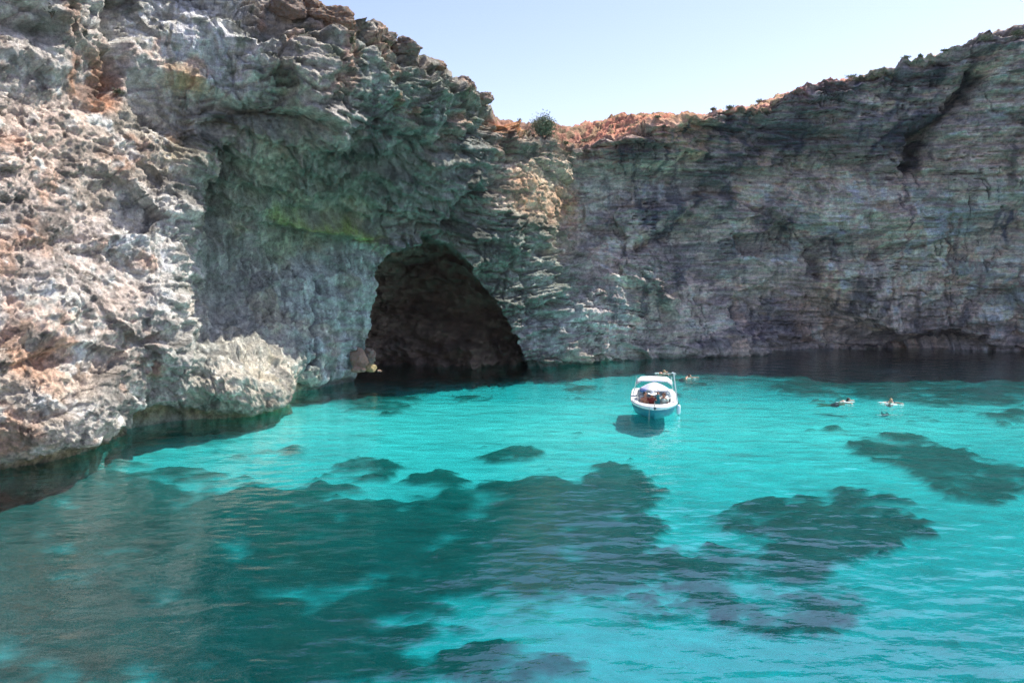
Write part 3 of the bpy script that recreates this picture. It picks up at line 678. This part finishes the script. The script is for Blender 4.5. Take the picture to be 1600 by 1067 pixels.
# white topside band with rounded rubbing edge
V, Fs = [], []
for y, bb, gz, kz, ch in ST:
    pr = [(bb-.005, gz-.15), (bb+.035, gz-.09), (bb+.04, gz-.03), (bb+.01, gz+.01), (max(bb-.05, 0), gz+.02)]
    V += [(-x, y-(.03 if y < -2.7 else 0), z) for x, z in pr]+[(x, y-(.03 if y < -2.7 else 0), z) for x, z in reversed(pr)]
for i in range(len(ST)-1):
    for j in list(range(4))+list(range(5, 9)): a = i*10+j; Fs.append((a, a+1, a+11, a+10))
MB().faces(V, Fs).build('rubbing_strake', M_gel, boat, mods=[('SOLIDIFY', dict(thickness=.02))])
# deck with cockpit opening
def deck_row(y, inner):
    bb = beam_at(y); gz = .68; return [(-bb+.03, y, gz), (-inner, y, gz+.02), (inner, y, gz+.02), (bb-.03, y, gz)]
rows_ = [(-2.70, .0), (-2.45, .0), (-2.25, .0), (-2.2, .30), (-1.9, .62), (-1.4, .80), (-.7, .84), (-.2, .84), (-.1, .84), (.3, .84), (1.9, .84), (2.0, .84), (2.5, .84)]
V, Fs = [], []
for y, inn in rows_: V += deck_row(y, inn)
for i in range(len(rows_)-1):
    a = i*4; Fs.append((a, a+1, a+5, a+4)); Fs.append((a+2, a+3, a+7, a+6))
    if rows_[i+1][1] == 0 or i in (2,) or i >= 10: Fs.append((a+1, a+2, a+6, a+5))
MB().faces(V, Fs).build('deck', M_gel, boat, smooth=False, mods=[('SOLIDIFY', dict(thickness=.025))])
# cockpit liner
V, Fs = [], []
cy = [(-2.2, .30), (-1.9, .62), (-1.4, .80), (-.7, .84), (.3, .84), (1.95, .84)]
for y, inn in cy: V += [(-inn, y, .67), (-inn*.92, y, .18), (inn*.92, y, .18), (inn, y, .67)]
for i in range(len(cy)-1):
    for j in range(3): a = i*4+j; Fs.append((a, a+1, a+5, a+4))
Fs += [(0, 1, 2, 3), tuple((len(cy)-1)*4+j for j in range(4))]
MB().faces(V, Fs).build('cockpit', M_floor, boat, smooth=False)
m_ = MB(); m_.box((0, -1.32, .33), 1.35, .42, .08, bev=.03)
m_.build('bench', M_cush, boat)
MB().box((0, .02, .55), 1.6, .5, .42, bev=.08).box((0, .2, .84), 1.3, .3, .18, bev=.06).build('console', M_gel, boat)
V = []; n_ = 12
for i in range(n_+1):
    t = -1+2*i/n_; V += [(t*.92, -.25+.25*t*t, .70), (t*.80, -.02+.25*t*t, .98)]
MB().faces(V, [(2*i, 2*i+2, 2*i+3, 2*i+1) for i in range(n_)]).build('windscreen', M_glass, boat, mods=[('SOLIDIFY', dict(thickness=.012))])
MB().path([(V[2*i+1][0], V[2*i+1][1], V[2*i+1][2]) for i in range(n_+1)], .014).build('windscreen_frame', M_steel, boat)
MB().tube((.42, -.16, .86), (.42, -.22, .90), .03).build('steering_wheel', M_black, boat)
for x in (-.45, .45): MB().box((x, .75, .48), .5, .5, .12, bev=.04).box((x, 1.0, .78), .5, .1, .5, bev=.04).build('seat', M_white, boat)
# grab rails at the bow
for s in (-1, 1):
    pts = [(s*(beam_at(y)-.08), y, .70+.14*math.sin(math.pi*(y+2.3)/1.5)) for y in np.linspace(-2.3, -.8, 9)]
    MB().path(pts, .012).build('grab_rail', M_steel, boat)
MB().box((0, -2.5, .705), .06, .16, .05, bev=.015).tube((0, -2.62, .70), (0, -2.5, .72), .02).build('bow_roller', M_black, boat)
MB().path([(-.26, -2.62, .70), (-.26, -2.68, .52), (-.27, -2.78, .2), (-.29, -2.95, -.4)], .009).build('anchor_rope', M_rope, boat)
# bimini
V, Fs = [], []; nx, ny = 14, 6
for j in range(ny+1):
    y = .10+.55*j/ny
    for i in range(nx+1):
        t = -1+2*i/nx; drop = .17*max(0, abs(t)-.72)/.28
        V.append((t*.93, y, 1.50-.05*t*t-drop+.03*math.sin(math.pi*j/ny)+.17*j/ny-.012*math.cos(j*6.28/3)))
for j in range(ny):
    for i in range(nx): a = j*(nx+1)+i; Fs.append((a, a+1, a+nx+2, a+nx+1))
bim = MB().faces(V, Fs).build('bimini_top', M_white, boat, mods=[('SOLIDIFY', dict(thickness=.02))])
for y0, y1 in ((.12, .35), (.62, 1.1)):
    for s in (-1, 1):
        MB().path([(s*.90, y0, 1.34+.3*(y0 > .4)), (s*.97, (y0+y1)/2, 1.1), (s*1.05, y1, .70)], .016).build('bimini_leg', M_steel, boat)
MB().path([(-.90, .1, 1.34), (-.75, .1, 1.46), (0, .1, 1.49), (.75, .1, 1.46), (.90, .1, 1.34)], .016).build('bimini_hoop', M_steel, boat)
MB().tube((1.13, -1.3, .66), (.92, -1.15, 2.12), .028, .022, dome=True).build('light_pole', M_gel, boat)
MB().tube((.93, -1.15, 2.10), (.86, -1.15, 2.14), .028, .02, dome=True).build('pole_lamp', M_fend, boat)
fe = MB().tube((1.2, -1.15, .12), (1.2, -1.15, .44), .10, .10, 16, dome=True).build('fender', M_fend, boat)
MB().tube((1.2, -1.15, .50), (1.2, -1.15, .60), .03, .025).path([(1.2, -1.15, .58), (1.14, -1.15, .70)], .01).build('fender_line', M_black, fe)
MB().tube((1.2, -1.15, .0), (1.2, -1.15, .06), .035).build('fender_plug', M_black, fe)
for s in (-1, 1): MB().box((s*(.95), -1.55, .715), .16, .04, .03, bev=.01).build('cleat', M_steel, boat)
m_ = MB(); m_.box((0, 2.75, .75), .34, .42, .5, bev=.1).box((0, 2.72, .2), .16, .2, .9, bev=.05); m_.build('outboard_motor', M_black, boat)

def bloc(x, y, z): return BC + Matrix.Rotation(BRZ, 3, 'Z') @ Vector((x, y, z))
# ------------------------------------------------------------ beach umbrella open in the boat
um = tag(empty('beach_umbrella', bloc(0, -.62, .2), BRZ), 'open white and lilac beach umbrella standing inside the boat under the bimini', 'umbrella')
MB().tube((0, 0, 0), (0, 0, 1.34), .016).tube((0, 0, 1.3), (0, 0, 1.42), .01, .004).build('pole', M_steel, um)
NS = 8
for k in range(NS):
    V, Fs = [], []; n1 = 6
    for j in range(n1+1):
        r = .76*j/n1+.001
        for i in range(5):
            a = 2*math.pi*(k+i/4)/NS+.2; sag = 1-.05*math.sin(math.pi*i/4)*(j/n1)
            V.append((r*sag*math.cos(a), r*sag*math.sin(a), 1.34-.34*(j/n1)**1.5))
    for j in range(n1):
        for i in range(4): a = j*5+i; Fs.append((a, a+1, a+6, a+5))
    MB().faces(V, Fs).build('panel', M_lilac if k in (4, 7, 1) else M_white, um, mods=[('SOLIDIFY', dict(thickness=.006))])
    a = 2*math.pi*k/NS+.2; MB().path([(0, 0, 1.32), (.40*math.cos(a), .40*math.sin(a), 1.19), (.76*math.cos(a), .76*math.sin(a), .99)], .006, 5).build('rib', M_steel, um)
V = []
for i in range(9):
    a = 2*math.pi*(4+i/8)/NS+.2; V += [(.762*math.cos(a), .762*math.sin(a), 1.0), (.766*math.cos(a), .766*math.sin(a), .89)]
MB().faces(V, [(2*i, 2*i+2, 2*i+3, 2*i+1) for i in range(8)]).build('valance', M_blue, um, mods=[('SOLIDIFY', dict(thickness=.006))])
tw = MB()
V, Fs = [], []
for j in range(9):
    t = j/8; wd = .05+.11*t
    for i in range(9):
        u = -1+2*i/8; V.append((u*wd, .03*math.sin(u*7+t*2), 1.08-.62*t))
for j in range(8):
    for i in range(8): a = j*9+i; Fs.append((a, a+1, a+10, a+9))
o = tw.faces(V, Fs).build('towel', M_teal, None, mods=[('SOLIDIFY', dict(thickness=.015))]); o.location = bloc(.16, -1.66, 0); o.rotation_euler = (0, 0, BRZ)
tag(o, 'dark teal towel hanging in a narrow triangle between the seated people', 'towel')

# ------------------------------------------------------------ people
def hand(mb, w_, d, side, r=1.0):
    """palm, four unequal curled fingers and a thumb; w_ wrist, d pointing direction"""
    w_ = Vector(w_); d = Vector(d).normalized(); up = Vector((0, 0, 1)); sd_ = d.cross(up).normalized()*side; dn = d.cross(sd_).normalized()
    if dn.z > 0: dn = -dn
    mb.tube(w_, w_+d*.05, .026, .03, 8, dome=True).tube(w_+d*.03+sd_*.015, w_+d*.08+sd_*.012, .018, .017, 8, dome=True).tube(w_+d*.03-sd_*.015, w_+d*.08-sd_*.014, .018, .017, 8, dome=True)
    for k, ln in enumerate((.064, .074, .07, .055)):
        b0 = w_+d*.082+sd_*(.027-.018*k); p1 = b0+d*ln*.5+dn*.008; p2 = p1+(d*.7+dn*.6).normalized()*ln*.5
        mb.tube(b0, p1, .0095, .009, 6, dome=True).tube(p1, p2, .009, .0075, 6, dome=True)
    t0 = w_+d*.025+sd_*.03; t1 = t0+(d*.7+sd_*.8).normalized()*.035; mb.tube(t0, t1, .012, .011, 6, dome=True).tube(t1, t1+(d+sd_*.2).normalized()*.03, .011, .009, 6, dome=True)
def head(mb, c, fwd, up=Vector((0, 0, 1))):
    f = Vector(fwd).normalized(); rt = f.cross(up).normalized(); u = rt.cross(f)
    M_ = Matrix((rt, f, u)).transposed()
    def g(x, y, z): return Vector(c)+M_@Vector((x, y, z))
    mb.ball(g(0, -.012, .02), .076, .096, .10, 3, M_).ball(g(0, .022, -.045), .056, .066, .07, 3, M_).ball(g(0, .062, -.09), .028, .024, .02, 2, M_)
    mb.tube(g(0, .082, .01), g(0, .106, -.028), .008, .014, 8, dome=True)
    mb.ball(g(0, .084, -.056), .026, .012, .009, 2, M_)
    for s in (-1, 1): mb.ball(g(s*.078, -.005, -.005), .008, .018, .03, 2, M_)
    return g, M_
def person(name, loc, rz, J, skin, hair_m, label, hairlen=.0, hat=False, top=None, bottom=M_navy):
    root = tag(empty(name, loc, rz), label, 'person')
    mb = MB(); T_ = lambda a, b_, r0, r1: mb.tube(J[a], J[b_], r0, r1, 12, dome=True)
    T_('pelvis', 'waist', .135, .115); T_('waist', 'chest', .115, .14); T_('chest', 'neckb', .14, .075)
    mb.tube(J['neckb'], J['head'], .055, .05, 10, dome=True)
    for s in ('l', 'r'):
        T_('neckb', 'sh'+s, .06, .058); T_('chest', 'sh'+s, .09, .055); T_('sh'+s, 'el'+s, .052, .038); T_('el'+s, 'wr'+s, .038, .025)
        T_('pelvis', 'hip'+s, .11, .10); T_('hip'+s, 'kn'+s, .092, .058); T_('kn'+s, 'an'+s, .058, .036)
        an, fd = Vector(J['an'+s]), Vector(J['foot']); mb.tube(an-fd*.04, an+fd*.12, .036, .03, 8, dome=True).tube(an+fd*.1, an+fd*.17, .034, .024, 8, dome=True)
        hd_ = (Vector(J['wr'+s])-Vector(J['el'+s])); hand(mb, J['wr'+s], hd_, 1 if s == 'l' else -1)
    g, HM = head(mb, J['head'], J['face'])
    mb.build('body', skin, root, mods=[('REMESH', dict(mode='VOXEL', voxel_size=.0085, use_smooth_shade=True)), ('SMOOTH', dict(iterations=2, factor=.5))])
    h = MB(); h.ball(g(0, -.03, .045), .086, .096, .092, 3, HM).ball(g(0, -.045, -.02), .083, .07, .07, 3, HM)
    if hairlen: h.tube(g(0, -.06, 0), g(0, -.08, -hairlen), .07, .05, 10, dome=True)
    h.build('hair', hair_m, root, mods=[('REMESH', dict(mode='VOXEL', voxel_size=.01, use_smooth_shade=True))])
    for s in (-1, 1): MB().ball(g(s*.03, .072, .008), .012, .008, .007, 1, HM).build('eye', M_eye, root)
    if hat:
        ht = MB(); ht.tube(g(0, -.01, .085), g(0, -.01, .17), .10, .075, 20, dome=True)
        n_ = 24; V = []; Fs = []
        for i in range(n_):
            a = 6.28319*i/n_
            for r, z in ((.095, .085), (.17, .065+.01*math.sin(a*3)), (.23, .045+.02*math.sin(a*2))): V.append(g(r*math.cos(a), -.01+r*math.sin(a), z))
        for i in range(n_):
            for j in range(2): a = i*3+j; b2 = ((i+1) % n_)*3+j; Fs.append((a, a+1, b2+1, b2))
        ht.faces(V, Fs).build('sun_hat', M_white, root)
    if top:
        t = MB(); t.tube(J['waist'], J['chest'], .128, .152, 16, dome=True).tube(J['chest'], J['neckb'], .150, .09, 16)
        for s in ('l', 'r'): t.tube(J['chest'], J['sh'+s], .10, .068, 12, dome=True).tube(J['sh'+s], Vector(J['sh'+s]).lerp(Vector(J['el'+s]), .4), .066, .058, 12)
        t.build('top', top, root, mods=[('REMESH', dict(mode='VOXEL', voxel_size=.012, use_smooth_shade=True)), ('SMOOTH', dict(iterations=2))])
    bt = MB(); bt.tube(J['pelvis'], Vector(J['pelvis']).lerp(Vector(J['waist']), .5), .148, .13, 14, dome=True)
    for s in ('l', 'r'): bt.tube(J['hip'+s], Vector(J['hip'+s]).lerp(Vector(J['kn'+s]), .4), .112, .09, 12, dome=True)
    bt.build('swimwear', bottom, root, mods=[('REMESH', dict(mode='VOXEL', voxel_size=.012, use_smooth_shade=True))])
    return root
def seated(lean=0, turn=0, arm=0):
    J = dict(pelvis=(0, 0, .10), waist=(0, .01+lean*.3, .26), chest=(0, .0+lean, .40), neckb=(0, -.01+lean, .53), head=(0, -.04+lean*1.1, .685),
        hipl=(.09, -.03, .09), hipr=(-.09, -.03, .09), knl=(.13, -.42, .14), knr=(-.15, -.41, .15), anl=(.12, -.44, -.20), anr=(-.12, -.46, -.20), foot=(0, -1, 0),
        shl=(.17, .0+lean, .46), shr=(-.17, .0+lean, .46), ell=(.23, -.05+lean, .20), elr=(-.24, -.03+lean, .21), wrl=(.14, -.25, .19), wrr=(-.14, -.24, .19), face=(math.sin(turn), -math.cos(turn), -.12))
    if arm: J['ell'] = (.30, -.12, .34); J['wrl'] = (.20, -.32, .44)
    return J
SZ = .38
person('person', bloc(-.46, -1.48, SZ), BRZ+R(18), seated(.03, .3), M_skin, M_hair[0], 'person with short black hair and bare shoulders, seated leftmost in the bow of the boat')
person('person', bloc(-.13, -1.40, SZ), BRZ+R(5), seated(-.05, -.3, 1), M_skin, M_hair[1], 'person in a wide white sun hat and dark red swimwear sitting in the boat', .12, True, M_redc, M_redc)
person('person', bloc(.17, -1.36, SZ-.02), BRZ-R(8), seated(.02, .2), M_skin2, M_hair[1], 'person with brown hair and dark top half hidden behind the teal towel', .1, False, M_navy, M_navy)
person('person', bloc(.46, -1.48, SZ-.02), BRZ-R(20), seated(.02, -.4), M_skin, M_hair[1], 'person with brown hair and pale green top, seated rightmost in the bow of the boat', .06, False, M_pale, M_navy)
def swim(lift=.12, arms=1.0):
    return dict(pelvis=(0, .55, -.20), waist=(0, .38, -.13), chest=(0, .20, -.05), neckb=(0, .06, -.01), head=(0, -.06, lift),
        hipl=(.09, .60, -.22), hipr=(-.09, .60, -.22), knl=(.13, 1.0, -.30), knr=(-.12, 1.02, -.26), anl=(.10, 1.40, -.26), anr=(-.13, 1.42, -.34), foot=(0, .9, -.3),
        shl=(.18, .08, -.02), shr=(-.18, .08, -.02), ell=(.42*arms, -.06, .02), elr=(-.40*arms, -.02, .0), wrl=(.62*arms, -.20, .03), wrr=(-.60*arms, -.22, .02), face=(.2, -1, -.05))
for px_, py_, rz, sk, hr, lab, hl, tp in (
    (1324, 628, 60, M_skin2, 0, 'swimmer with dark hair breast-stroking, left of the two swimmers right of the boat', .05, None),
    (1392, 629, -20, M_skin2, 2, 'swimmer with fair hair and dark top in the open water, furthest right of all swimmers', .0, M_navy),
    (1077, 590.5, 30, M_skin2, 1, 'lone small swimmer in the water just behind and right of the boat', .0, None),
    (1037, 583.5, 80, M_skin2, 2, 'swimmer floating stretched out beyond the top of the boat pole', .0, None)):
    person('person', at(px_, py_, 0), R(rz), swim(.11, .78), sk, M_hair[hr], lab, hl, False, tp, M_navy)
# white water round the swimmers
fm = MB(); rnd = random.Random(3)
for (fx, fy, n_) in ((1330, 628, 9), (1318, 628, 4), (1378, 628.5, 5), (1392, 631, 5), (1402, 632, 6), (1030, 583, 6), (1046, 583, 5), (1079, 591, 3)):
    for k in range(n_):
        c = at(fx+rnd.uniform(-10, 10), fy+rnd.uniform(-.8, .8), .035); rr = rnd.uniform(.015, .045); m2 = 9
        vs = [(c.x+rr*5*rnd.uniform(.6, 1.2)*math.cos(6.283*i/m2), c.y+rr*rnd.uniform(.6, 1.2)*math.sin(6.283*i/m2), .03) for i in range(m2)]+[(c.x, c.y, .06)]
        fm.faces(vs, [(i, (i+1) % m2, m2) for i in range(m2)])
M_foam = noisy('foam', (.42, .6, .6), (.25, .45, .45), 20, .7)
tag(fm.build('sea_foam', M_foam), 'white flecks of splashed water round the swimmers', 'foam', kind='stuff')

# ------------------------------------------------------------ boulders
M_b1 = rock_material('pale_boulder_rock', False, (.50, .38, .30), 2.0, (.30, .19, .13)); M_b2 = rock_material('ochre_block_rock', False, (.46, .38, .20), 2.5, (.34, .27, .14))
M_b3 = rock_material('grey_rock', False, (.36, .32, .28), 1.5, (.22, .14, .10)); M_b4 = rock_material('red_brown_rock', False, (.34, .20, .13), 1.5, (.24, .22, .18))
def boulder(loc, rx, ry, rz_, m, label, name='boulder', seed=0, rough=.28, cat='rock', group=None, flat=0.0, rot=0):
    bm = bmesh.new(); bmesh.ops.create_icosphere(bm, subdivisions=5, radius=1)
    co = np.array([v.co for v in bm.verts]); q = co*1.0+seed*7.7
    # cut facets, then weathered relief
    rg = np.random.RandomState(seed+3); r = np.ones(len(co))
    for _ in range(9):
        n_ = rg.normal(size=3); n_ /= np.linalg.norm(n_); d = rg.uniform(.62, .88); dt = co@n_
        r = np.minimum(r, np.where(dt > .05, d/np.maximum(dt, .05), 9))
    r = r*(1+rough*.5*fbm(q, 1.3, 3, 2.0)+rough*.3*fbm(q*np.array((1, 1, 3.0)), 2.2, 3, 5.0, rid=True)*.5+rough*.12*fbm(q, 7, 2, 8.0))
    co = co*r[:, None]*np.array((rx, ry, rz_))
    for v, c in zip(bm.verts, co): v.co = c
    me = bpy.data.meshes.new(name); bm.to_mesh(me); bm.free()
    for p in me.polygons: p.use_smooth = True
    o = link_mesh(name, me, m); o.location = loc; o.rotation_euler = (0, 0, rot)
    return tag(o, label, cat, group)
def rk(px_, py_, Y, w_px, h_px, m, label, seed, **kw_):
    c = atY(px_, py_, Y); s = Y/F; return boulder(c, w_px*s/2*1.15, w_px*s/2*1.1, h_px*s/2*1.15, m, label, seed=seed, **kw_)
G1 = 'boulders at the mouth of the big cave'
rk(562, 560, 49.2, 26, 30, M_b1, 'large brown boulder with pale top, left side of the cave mouth', 1, group=G1)
rk(577, 559, 50.2, 18, 30, M_b3, 'craggy grey boulder against the right side of the large brown one', 2, rough=.5, group=G1)
rk(558, 577, 48.2, 18, 9, M_b1, 'flat pale rounded rock at the water under the large brown boulder', 3, group=G1)
rk(568, 578, 48.0, 9, 6, M_b1, 'small pale stone between the flat rock and the ochre block', 4, group=G1)
rk(580, 576, 48.6, 16, 12, M_b2, 'ochre yellow angular block standing at the water by the cave mouth', 5, group=G1)
rk(593, 579.5, 48.0, 6, 3.5, M_b1, 'tiny pale stone in the dark water, rightmost at the cave mouth', 6, group=G1)
G2 = 'weathered blocks on top of the left headland'
for px_, py_, Y, w_, h_, m, lab, sd2 in (
    (452, 14, 43.2, 50, 34, M_b3, 'grey layered block on the headland top, first right of the sky corner', 11),
    (482, 8, 44.0, 34, 30, M_b4, 'upright grey-brown block at the very top edge of the picture', 12),
    (520, 36, 44.2, 64, 36, M_b4, 'red-brown overhanging block with jutting right end on the headland top', 13),
    (590, 62, 46.0, 50, 24, M_b3, 'low flat grey slab on the skyline right of the overhanging block', 14),
    (634, 78, 47.5, 44, 24, M_b3, 'rounded grey slab on the descending skyline of the headland', 15),
    (676, 104, 49.5, 36, 22, M_b4, 'brown stone half way down the descending skyline', 16),
    (722, 134, 51.8, 36, 22, M_b3, 'grey stone near the lower end of the headland skyline', 17),
    (757, 154, 53.2, 24, 18, M_b3, 'last grey stone of the headland above the red notch', 18)):
    rk(px_, py_, Y, w_, h_, m, lab, sd2, rough=.55, group=G2)

# ------------------------------------------------------------ shrubs
def leaf_mat(name, c1, c2):
    m = noisy(name, c1, c2, 5, .75); return m
M_lf = [leaf_mat('olive_leaves', (.075, .10, .04), (.12, .13, .06)), leaf_mat('grey_green_leaves', (.13, .17, .10), (.20, .22, .13)), leaf_mat('dark_leaves', (.03, .045, .02), (.06, .07, .035))]
M_twig = noisy('twigs', (.14, .10, .07), (.2, .16, .12), 20, .9)
def shrub(base, w_, h_, m, label, seed, n=260, leaf=.10, group='shrubs on the cliff tops'):
    root = tag(empty('shrub', base), label, 'shrub', group); rg = random.Random(seed)
    tips = []; st = MB()
    for k in range(10):
        a = rg.uniform(0, 6.283); rr = rg.uniform(.2, .9); tip = Vector((w_/2*rr*math.cos(a), w_/2*rr*math.sin(a), h_*rg.uniform(.3, .8)*(1-.35*rr)))
        mid = tip*.5+Vector((rg.uniform(-.05, .05), rg.uniform(-.05, .05), .05*h_)); st.tube((0, 0, -.15), mid, .022, .014, 5).tube(mid, tip, .014, .006, 5); tips += [tip, mid.lerp(tip, .5), mid]
    st.build('stem', M_twig, root)
    V, Fs = [], []
    for k in range(n):
        t = rg.choice(tips); sp_ = .15*w_
        c = t+Vector((rg.gauss(0, sp_), rg.gauss(0, sp_), rg.gauss(0, .12*h_)))
        if c.z < .02: c.z = rg.uniform(.02, .2*h_)
        d = Vector((rg.gauss(0, 1), rg.gauss(0, 1), rg.gauss(.5, .8))).normalized(); s_ = d.orthogonal().normalized(); s_.rotate(Matrix.Rotation(rg.uniform(0, 6.28), 3, d))
        l = leaf*rg.uniform(.6, 1.4); b0 = len(V)
        V += [c, c+d*l*.5+s_*l*.22, c+d*l, c+d*l*.5-s_*l*.22]; Fs.append((b0, b0+1, b0+2, b0+3))
    me = bpy.data.meshes.new('foliage'); me.from_pydata([tuple(v) for v in V], [], Fs); link_mesh('foliage', me, m, root)
def sh(px_, py_, wpx, hpx, mi_, label, seed, **kw_):
    p = on_cliff(px_, py_+hpx*.4); s = p.y/F; q = p-Vector((0, 0, .05+.3*hpx*s*(n_small := (wpx < 20)))); shrub(q, wpx*s*1.1, hpx*s*1.1, M_lf[mi_], label, seed, **kw_)
sh(850, 192, 28, 34, 1, 'large grey-green bush on the red slope at the saddle between the cliffs', 1, n=4500, leaf=.14)
sh(1536, 58, 20, 14, 1, 'rounded grey-green bush on the right skyline near its highest rocks', 2, n=900)
sh(1590, 47, 22, 10, 0, 'olive bush on the skyline at the right edge of the picture', 3, n=800)
sh(550, 54, 9, 22, 0, 'narrow olive shrub in the gap right of the overhanging block', 4, n=320)
sh(80, 14, 20, 18, 2, 'dark shrub on the sunlit rock face in the top left corner', 5, n=360)
sh(185, 140, 14, 10, 2, 'small dark shrub in the rust-red hollow of the left cliff', 6, n=220)
sh(806, 166, 7, 5, 0, 'tiny olive shrub alone on the skyline left of the large bush', 7, n=90)
for k, (x, y, w_, h_) in enumerate(((1140, 160, 16, 9), (1178, 144, 10, 6), (1262, 117, 10, 6), (1332, 103, 14, 8), (1300, 108, 9, 5), (1420, 84, 10, 6), (1436, 84, 9, 6), (1452, 76, 10, 5), (1470, 70, 12, 6), (1388, 92, 10, 6), (1110, 166, 12, 6), (1030, 176, 12, 6), (1210, 133, 10, 5), (915, 214, 10, 8), (893, 218, 10, 8))):
    where = ['first cushion shrub right of the pale knob on the red rim', 'small shrub where the red band of the rim begins', 'tiny shrub on the skyline above the dark red band', 'wider low shrub on the skyline right of the dark red band', 'small shrub left of the wider low one on the skyline', 'left of two little round shrubs close together on the right skyline', 'right of two little round shrubs close together on the right skyline',
             'small shrub just right of the pair of round ones', 'flat shrub on the rising skyline left of the rounded grey-green bush', 'small shrub on the bare ledge left of the pair of round ones', 'low olive shrub in a dip of the red rim', 'low shrub on the red rim above the shaded wall', 'tiny shrub on top of the dark red band', 'small shrub at the cliff edge right below the red hollow', 'small shrub at the cliff edge straight below the large bush'][k]
    if k in (2, 4, 7, 9, 12): continue
    sh(x, y, w_*[.8, 1.2, .6, 1.0][k % 4], h_*[.6, .75, .5][k % 3], k % 2, where, 20+k, n=320, leaf=.11)
sh(590, 52, 8, 10, 2, 'wispy dark twigs on the skyline above the flat grey slab', 50, n=60, leaf=.06)
sh(612, 60, 12, 8, 0, 'low olive shrub growing between the two grey slabs of the headland', 51, n=140)
sh(735, 136, 14, 8, 0, 'low olive shrub on the lower headland skyline', 52, n=140)

# ------------------------------------------------------------ the hazy summer air
hb = MB().box((10, 60, 12), 420, 420, 46)
M_hz = bpy.data.materials.new('haze'); M_hz.use_nodes = True; M_hz.node_tree.nodes.clear()
ho = N(M_hz, 'ShaderNodeOutputMaterial'); hv = N(M_hz, 'ShaderNodeVolumePrincipled'); hv.inputs['Color'].default_value = (.80, .88, 1.0, 1)
hv.inputs['Density'].default_value = .00010; hv.inputs['Anisotropy'].default_value = .3
M_hz.node_tree.links.new(hv.outputs[0], ho.inputs[1])
tag(hb.build('haze', M_hz, None, False), 'thin pale summer haze over the bay', None, kind='stuff')
